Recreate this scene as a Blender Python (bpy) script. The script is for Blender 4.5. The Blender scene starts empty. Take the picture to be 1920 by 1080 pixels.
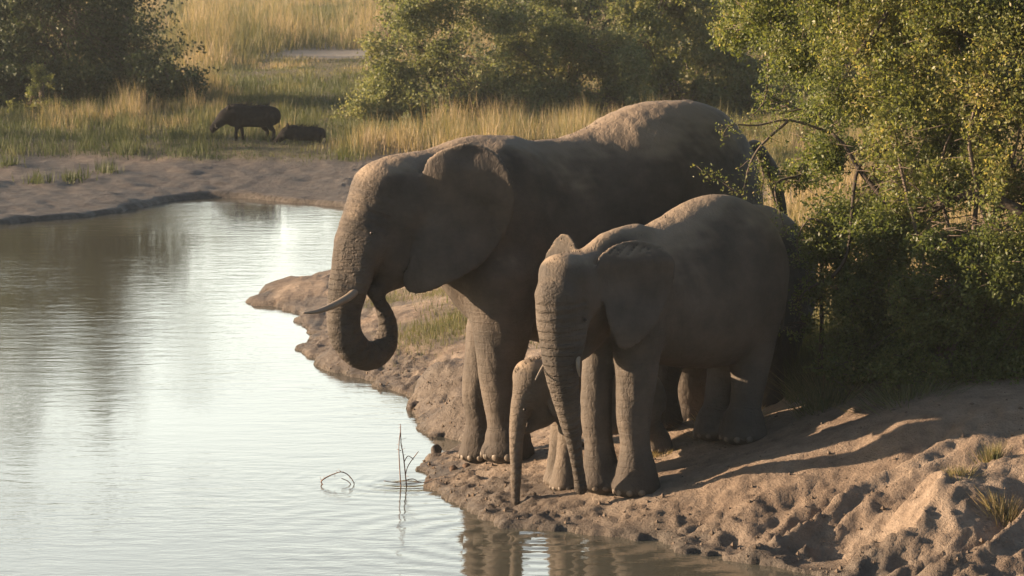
import bpy, math, random
import numpy as np
from math import radians as R, sin, cos, tan, atan2, pi, sqrt

# ------------------------------------------------------------------ camera, world, sun, exposure
sc = bpy.context.scene
C = sc.collection
FP, CAMZ, HOR = 7050.0, 5.0, -132.0
PITCH = math.atan((540 - HOR) / FP)
cam_d = bpy.data.cameras.new('camera'); cam = bpy.data.objects.new('camera', cam_d); C.objects.link(cam)
cam.location = (0, 0, CAMZ); cam.rotation_euler = (pi/2 - PITCH, 0, 0)
cam_d.sensor_width = 36; cam_d.lens = 36 * FP / 1920; cam_d.clip_end = 3000; cam_d.clip_start = 0.5
cam_d.dof.use_dof = True; cam_d.dof.focus_distance = 33.5; cam_d.dof.aperture_fstop = 9.0
sc.camera = cam

SUN_EL, SUN_BEHIND = 13.5, 5.0          # degrees; the sun stands left of the view, a little beyond the animals
HAZE_SKY = 21.0
sv = (-cos(R(SUN_EL))*cos(R(SUN_BEHIND)), cos(R(SUN_EL))*sin(R(SUN_BEHIND)), sin(R(SUN_EL)))
world = bpy.data.worlds.new('World'); sc.world = world; world.use_nodes = True
wt = world.node_tree; wt.nodes.clear()
sky = wt.nodes.new('ShaderNodeTexSky'); sky.sky_type = 'NISHITA'; sky.sun_disc = False
sky.sun_elevation = R(SUN_EL); sky.sun_rotation = atan2(sv[0], sv[1]) % (2*pi)
sky.air_density = 1.0; sky.dust_density = 1.6; sky.ozone_density = 1.2; sky.altitude = 300
bg = wt.nodes.new('ShaderNodeBackground'); bg.inputs['Strength'].default_value = 0.05
wo = wt.nodes.new('ShaderNodeOutputWorld')
# milky evening haze in the sky: whitest low down, on the side the camera looks to
wc = wt.nodes.new('ShaderNodeTexCoord'); dt = wt.nodes.new('ShaderNodeVectorMath'); dt.operation = 'DOT_PRODUCT'
wt.links.new(wc.outputs['Generated'], dt.inputs[0]); dt.inputs[1].default_value = (-.50, .856, .13)
def wm_(op, a, b_=0.0, c_=0.0):
    m = wt.nodes.new('ShaderNodeMath'); m.operation = op
    for i, v in enumerate((a, b_, c_)):
        if isinstance(v, (int, float)): m.inputs[i].default_value = v
        else: wt.links.new(v, m.inputs[i])
    return m.outputs[0]
lobe = wm_('POWER', wm_('MAXIMUM', wm_('MULTIPLY_ADD', dt.outputs['Value'], .5, .5), 0.0), 2.4)
sz = wt.nodes.new('ShaderNodeSeparateXYZ'); wt.links.new(wc.outputs['Generated'], sz.inputs[0])
low = wm_('POWER', wm_('SUBTRACT', 1.0, wm_('MAXIMUM', sz.outputs['Z'], 0.0)), 5.0)
hor = wm_('MULTIPLY_ADD', wm_('MINIMUM', wm_('MULTIPLY', wm_('MAXIMUM', sz.outputs['Z'], 0.0), 8.5), 1.0), .62, .38)   # duller right at the horizon
hz_ = wm_('MULTIPLY', wm_('MULTIPLY', wm_('MULTIPLY', lobe, low), hor), HAZE_SKY)
cl = wt.nodes.new('ShaderNodeTexNoise'); cl.inputs['Scale'].default_value = 2.2; cl.inputs['Detail'].default_value = 5
mp = wt.nodes.new('ShaderNodeMapping'); mp.inputs['Scale'].default_value = (1, 1, 5); wt.links.new(wc.outputs['Generated'], mp.inputs['Vector']); wt.links.new(mp.outputs[0], cl.inputs['Vector'])
hz_ = wm_('MULTIPLY', hz_, wm_('MULTIPLY_ADD', cl.outputs['Fac'], .7, .65))
vs = wt.nodes.new('ShaderNodeVectorMath'); vs.operation = 'SCALE'; vs.inputs[0].default_value = (1.0, 1.0, .87); wt.links.new(hz_, vs.inputs['Scale'])
va = wt.nodes.new('ShaderNodeVectorMath'); va.operation = 'ADD'; wt.links.new(sky.outputs[0], va.inputs[0]); wt.links.new(vs.outputs[0], va.inputs[1])
wt.links.new(va.outputs[0], bg.inputs['Color']); wt.links.new(bg.outputs[0], wo.inputs['Surface'])
sun_d = bpy.data.lights.new('sun', 'SUN'); sun = bpy.data.objects.new('sun', sun_d); C.objects.link(sun)
sun_d.energy = 5.0; sun_d.angle = R(0.6); sun_d.color = (1.0, 0.73, 0.49)
from mathutils import Vector
sun.rotation_euler = Vector(sv).to_track_quat('Z', 'Y').to_euler(); sun.location = (-60, 40, 30)
sc.view_settings.view_transform = 'Standard'; sc.view_settings.look = 'None'
sc.view_settings.gamma = 1.0; sc.view_settings.use_curve_mapping = False
sc.view_settings.exposure = 1.62
sc.render.engine = 'CYCLES'
sc.cycles.use_denoising = True
sc.cycles.max_bounces = 6; sc.cycles.transparent_max_bounces = 6; sc.cycles.volume_bounces = 1
sc.cycles.diffuse_bounces = 3; sc.cycles.glossy_bounces = 3; sc.cycles.transmission_bounces = 3
sc.cycles.caustics_reflective = False; sc.cycles.caustics_refractive = False

# ------------------------------------------------------------------ photo geometry helpers
def ray(px, py):
    a, b = (px-960)/FP, -(py-540)/FP
    return np.array([a, cos(PITCH)+b*sin(PITCH), -sin(PITCH)+b*cos(PITCH)])
CAM = np.array([0, 0, CAMZ])
def unz(px, py, z):
    d = ray(px, py); return CAM + d*((z-CAMZ)/d[2])
def uny(px, py, y):
    d = ray(px, py); return CAM + d*(y/d[1])
class Plane:
    """vertical plane through o; forward direction (-cos a, -sin a); n points to the camera side"""
    def __init__(s, o, a):
        s.o = np.array([o[0], o[1], 0.0]); s.a = a
        s.f = np.array([-cos(a), -sin(a), 0]); s.n = np.array([sin(a), -cos(a), 0])
    def pt(s, px, py, w=0.0):
        d = ray(px, py); t = (w - np.dot(CAM - s.o, s.n)) / np.dot(d, s.n)
        return CAM + d*t
    def ppm(s): return FP / s.o[1]
def plane2(p0, p1):
    d = np.array(p1[:2]) - np.array(p0[:2])
    return Plane(p0, atan2(d[1], d[0]))

# ------------------------------------------------------------------ noise (numpy)
def _hash(ix, iy, iz, seed):
    n = (ix*374761393 + iy*668265263 + iz*2147483647*0 + iz*1274126177 + seed*974634777) & 0xffffffff
    n = ((n ^ (n >> 13)) * 1274126177) & 0xffffffff
    return ((n ^ (n >> 16)) & 0xffff) / 65535.0*2 - 1
def vnoise(x, y, z=None, seed=0):
    x = np.asarray(x, dtype=np.float64); y = np.asarray(y, dtype=np.float64)
    z = np.zeros_like(x) if z is None else np.asarray(z, dtype=np.float64)
    x, y, z = np.broadcast_arrays(x, y, z)
    ix, iy, iz = np.floor(x).astype(np.int64), np.floor(y).astype(np.int64), np.floor(z).astype(np.int64)
    fx, fy, fz = x-ix, y-iy, z-iz
    ux, uy, uz = (f*f*f*(f*(f*6-15)+10) for f in (fx, fy, fz))
    def lat(a, b, c): return _hash(ix+a, iy+b, iz+c, seed)
    def lerp(a, b, t): return a + (b-a)*t
    k0 = lerp(lerp(lat(0,0,0), lat(1,0,0), ux), lerp(lat(0,1,0), lat(1,1,0), ux), uy)
    if not np.any(z): return k0
    k1 = lerp(lerp(lat(0,0,1), lat(1,0,1), ux), lerp(lat(0,1,1), lat(1,1,1), ux), uy)
    return lerp(k0, k1, uz)
def fbm(x, y, z=None, octv=4, seed=0, gain=0.5):
    s = 0; a = 1.0; f = 1.0
    for o in range(octv):
        s = s + a*vnoise(np.asarray(x)*f+o*17.3, np.asarray(y)*f-o*9.1, None if z is None else np.asarray(z)*f+o*5.7, seed+o)
        a *= gain; f *= 2.03
    return s
def sstep(e0, e1, x):
    t = np.clip((x-e0)/(e1-e0), 0, 1); return t*t*(3-2*t)

# ------------------------------------------------------------------ object helpers
def tag(o, label=None, cat=None, group=None, kind=None):
    if label: o['label'] = label
    if cat: o['category'] = cat
    if group: o['group'] = group
    if kind: o['kind'] = kind
    return o
def empty(name, loc, **k):
    o = bpy.data.objects.new(name, None); C.objects.link(o); o.location = loc; o.empty_display_size = .2
    return tag(o, **k)
def mesh_np(name, V, F, mat, parent=None, origin=(0,0,0), smooth=True, tris=False, fattr=None, vattr=None, **k):
    """V (n,3) world; F (m,3|4) faces"""
    me = bpy.data.meshes.new(name)
    V = np.asarray(V, dtype=np.float32) - np.asarray(origin, dtype=np.float32)
    F = np.asarray(F, dtype=np.int32); m, q = F.shape
    me.vertices.add(len(V)); me.vertices.foreach_set('co', V.ravel())
    me.loops.add(m*q); me.loops.foreach_set('vertex_index', F.ravel())
    me.polygons.add(m); me.polygons.foreach_set('loop_start', np.arange(0, m*q, q, dtype=np.int32))
    me.polygons.foreach_set('use_smooth', np.full(m, smooth))
    me.update(calc_edges=True)
    for nm, arr in (fattr or {}).items():
        at = me.attributes.new(nm, 'FLOAT', 'FACE'); at.data.foreach_set('value', np.asarray(arr, dtype=np.float32))
    for nm, arr in (vattr or {}).items():
        at = me.attributes.new(nm, 'FLOAT', 'POINT'); at.data.foreach_set('value', np.asarray(arr, dtype=np.float32))
    me.materials.append(mat)
    o = bpy.data.objects.new(name, me); C.objects.link(o)
    if parent is not None: o.parent = parent
    else: o.location = origin
    return tag(o, **k)

# ------------------------------------------------------------------ materials
def newmat(name):
    m = bpy.data.materials.new(name); m.use_nodes = True; nt = m.node_tree
    b = nt.nodes['Principled BSDF']; return m, nt, b
def N(nt, t, **kw):
    n = nt.nodes.new(t)
    for k, v in kw.items():
        if k.startswith('i_'): n.inputs[k[2:].replace('_', ' ')].default_value = v
        else: setattr(n, k, v)
    return n
def ramp(nt, fac, stops):
    r = nt.nodes.new('ShaderNodeValToRGB'); e = r.color_ramp.elements
    while len(e) < len(stops): e.new(0.5)
    for i, (p, c) in enumerate(stops):
        e[i].position = p; e[i].color = (c[0], c[1], c[2], 1) if not isinstance(c, (int, float)) else (c, c, c, 1)
    nt.links.new(fac, r.inputs[0]); return r
def mixc(nt, f, a, b, mode='MIX'):
    m = nt.nodes.new('ShaderNodeMix'); m.data_type = 'RGBA'; m.blend_type = mode
    for s, v in ((0, f), (6, a), (7, b)):
        if hasattr(v, 'is_linked') or hasattr(v, 'links'): nt.links.new(v, m.inputs[s])
        elif isinstance(v, (int, float)): m.inputs[s].default_value = v
        else: m.inputs[s].default_value = (v[0], v[1], v[2], 1)
    return m.outputs[2]
def math_(nt, op, a, b=0.0):
    m = nt.nodes.new('ShaderNodeMath'); m.operation = op
    for i, v in enumerate((a, b)):
        if isinstance(v, (int, float)): m.inputs[i].default_value = v
        else: nt.links.new(v, m.inputs[i])
    return m.outputs[0]
def noise(nt, co, scale, detail=4, rough=.55, dist=0.0):
    n = N(nt, 'ShaderNodeTexNoise'); n.inputs['Scale'].default_value = scale; n.inputs['Detail'].default_value = detail
    n.inputs['Roughness'].default_value = rough; n.inputs['Distortion'].default_value = dist
    if co is not None: nt.links.new(co, n.inputs['Vector'])
    return n.outputs['Fac']
def mapping(nt, co, scale=(1,1,1), rot=(0,0,0)):
    m = nt.nodes.new('ShaderNodeMapping'); m.inputs['Scale'].default_value = scale; m.inputs['Rotation'].default_value = rot
    nt.links.new(co, m.inputs['Vector']); return m.outputs[0]
def objco(nt): return nt.nodes.new('ShaderNodeTexCoord').outputs['Object']
def attr(nt, name):
    a = nt.nodes.new('ShaderNodeAttribute'); a.attribute_name = name; return a.outputs['Fac']
def bump(nt, h, dist, strength=1.0, nrm=None):
    b = nt.nodes.new('ShaderNodeBump'); b.inputs['Distance'].default_value = dist; b.inputs['Strength'].default_value = strength
    nt.links.new(h, b.inputs['Height'])
    if nrm is not None: nt.links.new(nrm, b.inputs['Normal'])
    return b.outputs[0]

def mat_skin(name, c1, c2, ring=70.0):
    m, nt, b = newmat(name); co = objco(nt)
    big = noise(nt, co, 2.2, 5, .6); fine = noise(nt, mapping(nt, co, (1,1,2.2)), 16, 4, .6)
    f = math_(nt, 'ADD', math_(nt, 'MULTIPLY', big, 1.05), math_(nt, 'MULTIPLY', fine, .12))
    f = math_(nt, 'SUBTRACT', f, .06)
    col = ramp(nt, f, [(0.32, c1), (0.72, c2)]).outputs[0]
    nt.links.new(mixc(nt, math_(nt, 'MULTIPLY', attr(nt, 'sunlit_top'), .62), mixc(nt, math_(nt, 'MULTIPLY', attr(nt, 'mud'), .7), col, (.045, .036, .029)), (.33, .255, .18)), b.inputs['Base Color'])     # painted sunlight: skin on the upper back mixed towards pale tan
    b.inputs['Roughness'].default_value = .78
    b.inputs['Specular IOR Level'].default_value = .25
    # creases: stretched voronoi cells plus fine crossing folds; rings along trunk and legs
    def vor(sc_, scl, rot=(0,0,0)):
        v = nt.nodes.new('ShaderNodeTexVoronoi'); v.feature = 'DISTANCE_TO_EDGE'; v.inputs['Scale'].default_value = sc_
        wob = nt.nodes.new('ShaderNodeVectorMath'); wob.operation = 'ADD'
        nz = N(nt, 'ShaderNodeTexNoise'); nz.inputs['Scale'].default_value = 7
        nt.links.new(co, nz.inputs['Vector'])
        s2 = nt.nodes.new('ShaderNodeVectorMath'); s2.operation = 'SCALE'; s2.inputs['Scale'].default_value = .05
        nt.links.new(nz.outputs['Color'], s2.inputs[0]); nt.links.new(mapping(nt, co, scl, rot), wob.inputs[0]); nt.links.new(s2.outputs[0], wob.inputs[1])
        nt.links.new(wob.outputs[0], v.inputs['Vector'])
        return math_(nt, 'MINIMUM', v.outputs['Distance'], .12)
    h1 = vor(13, (1.0, 1.0, .75), (0, .5, .2)); h2 = vor(30, (1, 1, 1.5), (0, -.4, 0))
    n1 = bump(nt, h1, .045, .28); n2 = bump(nt, h2, .026, .30, n1)
    fold = noise(nt, mapping(nt, co, (4.2, 4.2, 1.3), (0, .45, .1)), 5, 4, .65)
    n3 = bump(nt, fold, .028, .42, n2)
    s = attr(nt, 'ring'); wv = math_(nt, 'SINE', math_(nt, 'ADD', math_(nt, 'MULTIPLY', s, ring), math_(nt, 'MULTIPLY', fine, 5)))
    wm = math_(nt, 'MULTIPLY', wv, attr(nt, 'ringmask'))
    n4 = bump(nt, wm, .009, 1.0, n3)
    nt.links.new(n4, b.inputs['Normal'])
    return m
def mat_plain(name, col, rough=.6, spec=.3, var=.25, scale=20, bmp=0.0):
    m, nt, b = newmat(name); co = objco(nt)
    nz = noise(nt, co, scale, 4)
    d = [c*(1-var) for c in col]; l = [min(1, c*(1+var)) for c in col]
    nt.links.new(ramp(nt, nz, [(.3, d), (.7, l)]).outputs[0], b.inputs['Base Color'])
    b.inputs['Roughness'].default_value = rough; b.inputs['Specular IOR Level'].default_value = spec
    if bmp: nt.links.new(bump(nt, nz, bmp), b.inputs['Normal'])
    return m
def mat_leaf(name, stops, trans=.35, rough=.45, spec=.4):
    m, nt, b = newmat(name)
    t = attr(nt, 'tint'); col = ramp(nt, t, stops).outputs[0]
    nt.links.new(col, b.inputs['Base Color']); b.inputs['Roughness'].default_value = rough
    b.inputs['Specular IOR Level'].default_value = spec
    tr = nt.nodes.new('ShaderNodeBsdfTranslucent'); mx = nt.nodes.new('ShaderNodeMixShader'); mx.inputs[0].default_value = trans
    nt.links.new(mixc(nt, 1.0, col, (1.0, 1.0, .55), 'MULTIPLY'), tr.inputs['Color'])
    nt.links.new(b.outputs[0], mx.inputs[1]); nt.links.new(tr.outputs[0], mx.inputs[2])
    nt.links.new(mx.outputs[0], nt.nodes['Material Output'].inputs['Surface'])
    return m

# ------------------------------------------------------------------ signed-distance body modeller
class SDF:
    def __init__(s, lo, hi, h):
        s.lo = np.array(lo, float); s.h = h
        s.n = np.ceil((np.array(hi)-s.lo)/h).astype(int)+1
        s.D = np.full(s.n, 0.5, dtype=np.float32)
        s.ax = [(s.lo[i] + h*np.arange(s.n[i])).astype(np.float32) for i in range(3)]
    def region(s, lo, hi):
        a = np.clip(np.floor((np.array(lo)-s.lo)/s.h).astype(int), 0, s.n-1)
        b = np.clip(np.ceil((np.array(hi)-s.lo)/s.h).astype(int)+1, 1, s.n)
        sl = tuple(slice(a[i], b[i]) for i in range(3))
        X = s.ax[0][sl[0]][:,None,None]; Y = s.ax[1][sl[1]][None,:,None]; Z = s.ax[2][sl[2]][None,None,:]
        return sl, X, Y, Z
    def put(s, sl, d, k):
        D = s.D[sl]
        if k <= 0: s.D[sl] = np.minimum(D, d); return
        h = np.maximum(k - np.abs(D-d), 0)/k
        s.D[sl] = np.minimum(D, d) - h*h*k*.25
    def cut(s, sl, d, k):
        D = s.D[sl]; d = -d
        h = np.maximum(k - np.abs(D-d), 0)/k
        s.D[sl] = np.maximum(D, d) + h*h*k*.25
    def ball(s, c, rad, axes, k=.1, cut=False, pw=2.0):
        """ellipsoid: rad (3), axes rows = unit axes"""
        m = max(rad)+k+.05
        sl, X, Y, Z = s.region(np.array(c)-m, np.array(c)+m)
        q = 0
        for r_, ax in zip(rad, axes):
            p = (X-c[0])*ax[0] + (Y-c[1])*ax[1] + (Z-c[2])*ax[2]; q = q + np.abs(p/r_)**pw
        q = q**(1/pw)
        d = (q-1)*min(rad)*.5 + (q-1)*.5*(sum(rad)/3)
        (s.cut if cut else s.put)(sl, d.astype(np.float32), k)
    def chain(s, pts, rs, k=.05, sub=5, squash=None, keep=None):
        P, Rr = catmull(np.array(pts), np.array(rs), sub)
        lo = P.min(0)-max(rs)-k-.05; hi = P.max(0)+max(rs)+k+.05
        sl0, X0, Y0, Z0 = s.region(lo, hi)
        d0 = np.full(tuple(x.stop-x.start for x in sl0), 9.0, dtype=np.float32)
        off = [x.start for x in sl0]
        for i in range(len(P)-1):
            a, b, ra, rb = P[i], P[i+1], Rr[i], Rr[i+1]
            m = max(ra, rb)+k+.06
            sl, X, Y, Z = s.region(np.minimum(a, b)-m, np.maximum(a, b)+m)
            loc = tuple(slice(sl[j].start-off[j], sl[j].stop-off[j]) for j in range(3))
            if any(l.start < 0 for l in loc): 
                loc = tuple(slice(max(l.start,0), l.stop) for l in loc)
                sl = tuple(slice(loc[j].start+off[j], loc[j].stop+off[j]) for j in range(3))
            loc = tuple(slice(l.start, min(l.stop, d0.shape[j])) for j, l in enumerate(loc))
            sl = tuple(slice(loc[j].start+off[j], loc[j].stop+off[j]) for j in range(3))
            X = s.ax[0][sl[0]][:,None,None]; Y = s.ax[1][sl[1]][None,:,None]; Z = s.ax[2][sl[2]][None,None,:]
            ba = b-a; L = max(np.dot(ba, ba), 1e-9)
            h = np.clip(((X-a[0])*ba[0]+(Y-a[1])*ba[1]+(Z-a[2])*ba[2])/L, 0, 1)
            qx, qy, qz = X-a[0]-h*ba[0], Y-a[1]-h*ba[1], Z-a[2]-h*ba[2]
            q2 = qx*qx+qy*qy+qz*qz
            if squash is not None:
                n, fac = squash; qn = qx*n[0]+qy*n[1]+qz*n[2]
                q2 = q2 - qn*qn + (qn/fac)**2
            d = np.sqrt(q2) - (ra+(rb-ra)*h)
            d0[loc] = np.minimum(d0[loc], d)
        s.put(sl0, d0, k)
        if keep is not None: keep.append((P, Rr))
    def torso(s, pl, st, k=.1, tp=.16, zup=None):
        """st rows: px, top_py, bottom_py, half width, on plane pl"""
        U, ZC, HZ, HW = [], [], [], []
        for px, t, b, hw in st:
            p, q = pl.pt(px, t), pl.pt(px, b)
            U.append(-np.dot((p+q)/2-pl.o, pl.f)); ZC.append((p[2]+q[2])/2); HZ.append((p[2]-q[2])/2); HW.append(hw)
        U, ZC, HZ, HW = map(np.array, (U, ZC, HZ, HW))
        uu = np.linspace(U[0], U[-1], 120)
        ZC, HZ, HW = (cubic(U, a, uu) for a in (ZC, HZ, HW))
        mw = max(HW)+k+.1
        cs = [pl.o - pl.f*u_ + pl.n*w_ for u_ in (uu[0]-.15, uu[-1]+.15) for w_ in (-mw, mw)]
        lo = np.min(cs, 0); hi = np.max(cs, 0); lo[2] = (ZC-HZ).min()-.2; hi[2] = (ZC+HZ).max()+.2
        sl, X, Y, Z = s.region(lo, hi)
        u = -((X-pl.o[0])*pl.f[0]+(Y-pl.o[1])*pl.f[1]); w = (X-pl.o[0])*pl.n[0]+(Y-pl.o[1])*pl.n[1]
        zc, hz, hw = (np.interp(u, uu, a) for a in (ZC, HZ, HW))
        t = (Z-zc)/hz
        ww = hw*(1-tp*np.clip(t, -1, 1.3)) 
        q = (np.abs(t)**2.15 + np.abs(w/ww)**2.15)**(1/2.15)
        d = (q-1)*np.minimum(hz, hw)
        over = np.maximum(np.maximum(uu[0]-u, u-uu[-1]), 0)
        d = np.where(over > 0, np.maximum(d, 0)+over, d)
        s.put(sl, d.astype(np.float32), k)
    def sheet(s, pl, poly, t, curve=None, k=.03, rnd=.02):
        """extruded outline (photo px) lying in plane pl; curve(s,z in unit box) -> offset toward the camera"""
        P = np.array([[-np.dot(pl.pt(*p)-pl.o, pl.f), pl.pt(*p)[2]] for p in poly])
        P = closed_smooth(P, 4)
        m = .12; s0, s1 = P[:,0].min(), P[:,0].max(); z0, z1 = P[:,1].min(), P[:,1].max()
        cs = [pl.o - pl.f*u_ + pl.n*w_ for u_ in (s0-m, s1+m) for w_ in (-.35, .35)]
        lo = np.min(cs, 0); hi = np.max(cs, 0); lo[2] = z0-m; hi[2] = z1+m
        sl, X, Y, Z = s.region(lo, hi)
        u = -((X-pl.o[0])*pl.f[0]+(Y-pl.o[1])*pl.f[1]); w = (X-pl.o[0])*pl.n[0]+(Y-pl.o[1])*pl.n[1]
        U = np.broadcast_to(u, s.D[sl].shape); ZZ = np.broadcast_to(Z, s.D[sl].shape)
        cu = curve((U-s0)/(s1-s0), (ZZ-z0)/(z1-z0)) if curve else 0
        hgt = np.broadcast_to(w - cu, U.shape)
        near = np.abs(hgt) < t+.12
        d2 = np.full(U.shape, .3, dtype=np.float32)
        d2[near] = poly_sd(U[near], ZZ[near], P)
        dh = np.abs(hgt) - t
        r = rnd; a = np.maximum(d2+r, 0); b = np.maximum(dh+r, 0)
        d = np.minimum(np.maximum(d2+r, dh+r), 0) + np.sqrt(a*a+b*b) - r
        s.put(sl, d.astype(np.float32), k)
    def mesh(s, smooth=3):
        return surfnets(s.D, s.lo, s.h, smooth)
def catmull(P, r, sub):
    n = len(P); out = []; ro = []
    for i in range(n-1):
        p0, p1, p2, p3 = P[max(i-1,0)], P[i], P[i+1], P[min(i+2,n-1)]
        r0, r1, r2, r3 = r[max(i-1,0)], r[i], r[i+1], r[min(i+2,n-1)]
        for j in range(sub):
            t = j/sub
            f = lambda a,b,c,d: .5*((2*b)+(-a+c)*t+(2*a-5*b+4*c-d)*t*t+(-a+3*b-3*c+d)*t**3)
            out.append(f(p0,p1,p2,p3)); ro.append(max(f(r0,r1,r2,r3), .004))
    out.append(P[-1]); ro.append(r[-1]); return np.array(out), np.array(ro)
def cubic(x, y, xi):
    o = np.argsort(x); x, y = x[o], y[o]
    m = np.gradient(y, x)
    i = np.clip(np.searchsorted(x, xi)-1, 0, len(x)-2); h = x[i+1]-x[i]; t = (xi-x[i])/h
    return (2*t**3-3*t**2+1)*y[i]+(t**3-2*t**2+t)*h*m[i]+(-2*t**3+3*t**2)*y[i+1]+(t**3-t**2)*h*m[i+1]
def closed_smooth(P, sub):
    n = len(P); out = []
    for i in range(n):
        p0, p1, p2, p3 = P[i-1], P[i], P[(i+1)%n], P[(i+2)%n]
        for j in range(sub):
            t = j/sub; out.append(.5*((2*p1)+(-p0+p2)*t+(2*p0-5*p1+4*p2-p3)*t*t+(-p0+3*p1-3*p2+p3)*t**3))
    return np.array(out)
def poly_sd(x, y, P):
    d = np.full(x.shape, 1e9); ins = np.zeros(x.shape, bool); n = len(P)
    for i in range(n):
        ax, ay = P[i]; bx, by = P[(i+1)%n]; ex, ey = bx-ax, by-ay
        h = np.clip(((x-ax)*ex+(y-ay)*ey)/(ex*ex+ey*ey+1e-12), 0, 1)
        dx, dy = x-ax-h*ex, y-ay-h*ey; d = np.minimum(d, dx*dx+dy*dy)
        c = ((ay > y) != (by > y)) & (x < ex*(y-ay)/(ey if ey != 0 else 1e-12)+ax); ins ^= c
    d = np.sqrt(d); return np.where(ins, -d, d)
def surfnets(D, lo, h, smooth):
    I = D < 0
    c = [I[a:D.shape[0]-1+a, b:D.shape[1]-1+b, e:D.shape[2]-1+e] for a in (0,1) for b in (0,1) for e in (0,1)]
    cnt = sum(x.astype(np.int8) for x in c); act = (cnt > 0) & (cnt < 8)
    idx = np.argwhere(act); vid = np.full(act.shape, -1, dtype=np.int32); vid[act] = np.arange(len(idx))
    val = {}
    for a in (0,1):
        for b in (0,1):
            for e in (0,1): val[(a,b,e)] = D[idx[:,0]+a, idx[:,1]+b, idx[:,2]+e]
    S = np.zeros((len(idx), 3)); W = np.zeros(len(idx))
    for ax in range(3):
        for u in (0,1):
            for v in (0,1):
                p = [0,0,0]; o = [i for i in range(3) if i != ax]; p[o[0]] = u; p[o[1]] = v
                q = list(p); q[ax] = 1
                va, vb = val[tuple(p)], val[tuple(q)]; m = (va < 0) != (vb < 0)
                t = np.where(m, va/np.where(m, va-vb, 1), 0)
                pos = np.tile(np.array(p, float), (len(idx), 1)); pos[:, ax] = t
                S[m] += pos[m]; W += m
    V = idx + S/W[:,None]
    faces = []
    for ax in range(3):
        o = [i for i in range(3) if i != ax]
        sa = [slice(1,-1)]*3; sb = [slice(1,-1)]*3
        sa[ax] = slice(0, D.shape[ax]-1); sb[ax] = slice(1, D.shape[ax])
        A, B = I[tuple(sa)], I[tuple(sb)]
        for flip, M in ((False, A & ~B), (True, ~A & B)):
            e = np.argwhere(M)
            if not len(e): continue
            e = e + 1; e[:, ax] -= 1
            def cell(du, dv):
                g = e.copy(); g[:, o[0]] += du; g[:, o[1]] += dv; return vid[g[:,0], g[:,1], g[:,2]]
            q = np.stack([cell(-1,-1), cell(0,-1), cell(0,0), cell(-1,0)], 1)
            if flip ^ (ax == 1): q = q[:, ::-1]
            faces.append(q)
    F = np.concatenate(faces); V = V*h + lo
    E = np.concatenate([F[:, [0,1]], F[:, [1,2]], F[:, [2,3]], F[:, [3,0]]])
    deg = np.bincount(E.ravel(), minlength=len(V)).astype(float)
    for it in range(smooth):
        for lam in (.5, -.47) if it < smooth-1 else (.4,):
            A = np.stack([np.bincount(E[:,0], V[E[:,1],j], len(V)) + np.bincount(E[:,1], V[E[:,0],j], len(V)) for j in range(3)], 1)
            V = V + lam*(A/deg[:,None]-V)
    return V, F
def vnormals(V, F):
    n = np.cross(V[F[:,2]]-V[F[:,0]], V[F[:,3]]-V[F[:,1]])
    N_ = np.stack([sum(np.bincount(F[:,i], n[:,j], len(V)) for i in range(4)) for j in range(3)], 1)
    return N_/np.maximum(np.linalg.norm(N_, axis=1), 1e-9)[:,None]
def chain_attr(V, chains):
    """arc length along, and mask near, the kept chains (trunk, legs)"""
    s = np.zeros(len(V)); m = np.zeros(len(V)); best = np.full(len(V), 9.0)
    for (P, r, wgt) in chains:
        L = np.concatenate([[0], np.cumsum(np.linalg.norm(np.diff(P, axis=0), axis=1))])
        lo, hi = P.min(0)-max(r)*1.3, P.max(0)+max(r)*1.3
        ii = np.where(np.all((V > lo) & (V < hi), axis=1))[0]
        p = V[ii]; bd = np.full(len(ii), 9.0); bs = np.zeros(len(ii))
        for i in range(len(P)-1):
            ba = P[i+1]-P[i]; h = np.clip(((p-P[i])@ba)/max(ba@ba, 1e-9), 0, 1)
            d = np.linalg.norm(p-P[i]-h[:,None]*ba, axis=1) - (r[i]+(r[i+1]-r[i])*h)
            u = d < bd; bd[u] = d[u]; bs[u] = (L[i]+h*(L[i+1]-L[i]))[u]
        ok = bd < best[ii]; j = ii[ok]; best[j] = bd[ok]; s[j] = bs[ok]
        m[j] = wgt*np.clip(1-(bd[ok]-.02)/.05, 0, 1)
    return s, m
def wrinkle(V, F, amp=.006):
    n = vnormals(V, F)
    a = .5*fbm(V[:,0]*5, V[:,1]*5, V[:,2]*11, 3, seed=5) + fbm(V[:,0]*10+V[:,2]*4, V[:,1]*10, V[:,2]*2.5, 3, seed=6)
    return V + n*(amp*a)[:,None]
def tube(pts, rs, seg=8, sub=4, name=None):
    P, r = catmull(np.array(pts, float), np.array(rs, float), sub) if len(pts) > 2 else (np.array(pts, float), np.array(rs, float))
    T = np.gradient(P, axis=0); T /= np.linalg.norm(T, axis=1)[:,None]+1e-9
    up = np.array([0.13, .21, .97]); V = []
    for p, t, rr in zip(P, T, r):
        a = np.cross(t, up); a /= np.linalg.norm(a)+1e-9; b = np.cross(t, a)
        for j in range(seg):
            th = 2*pi*j/seg; V.append(p + rr*(cos(th)*a + sin(th)*b))
    n = len(P); F = [[i*seg+j, i*seg+(j+1)%seg, (i+1)*seg+(j+1)%seg, (i+1)*seg+j] for i in range(n-1) for j in range(seg)]
    k = len(V); V.append(P[0]); V.append(P[-1])
    for j in range(seg):
        F.append([k, (j+1)%seg, j, j]); F.append([k+1, (n-1)*seg+j, (n-1)*seg+(j+1)%seg, (n-1)*seg+(j+1)%seg])
    return np.array(V), F
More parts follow.
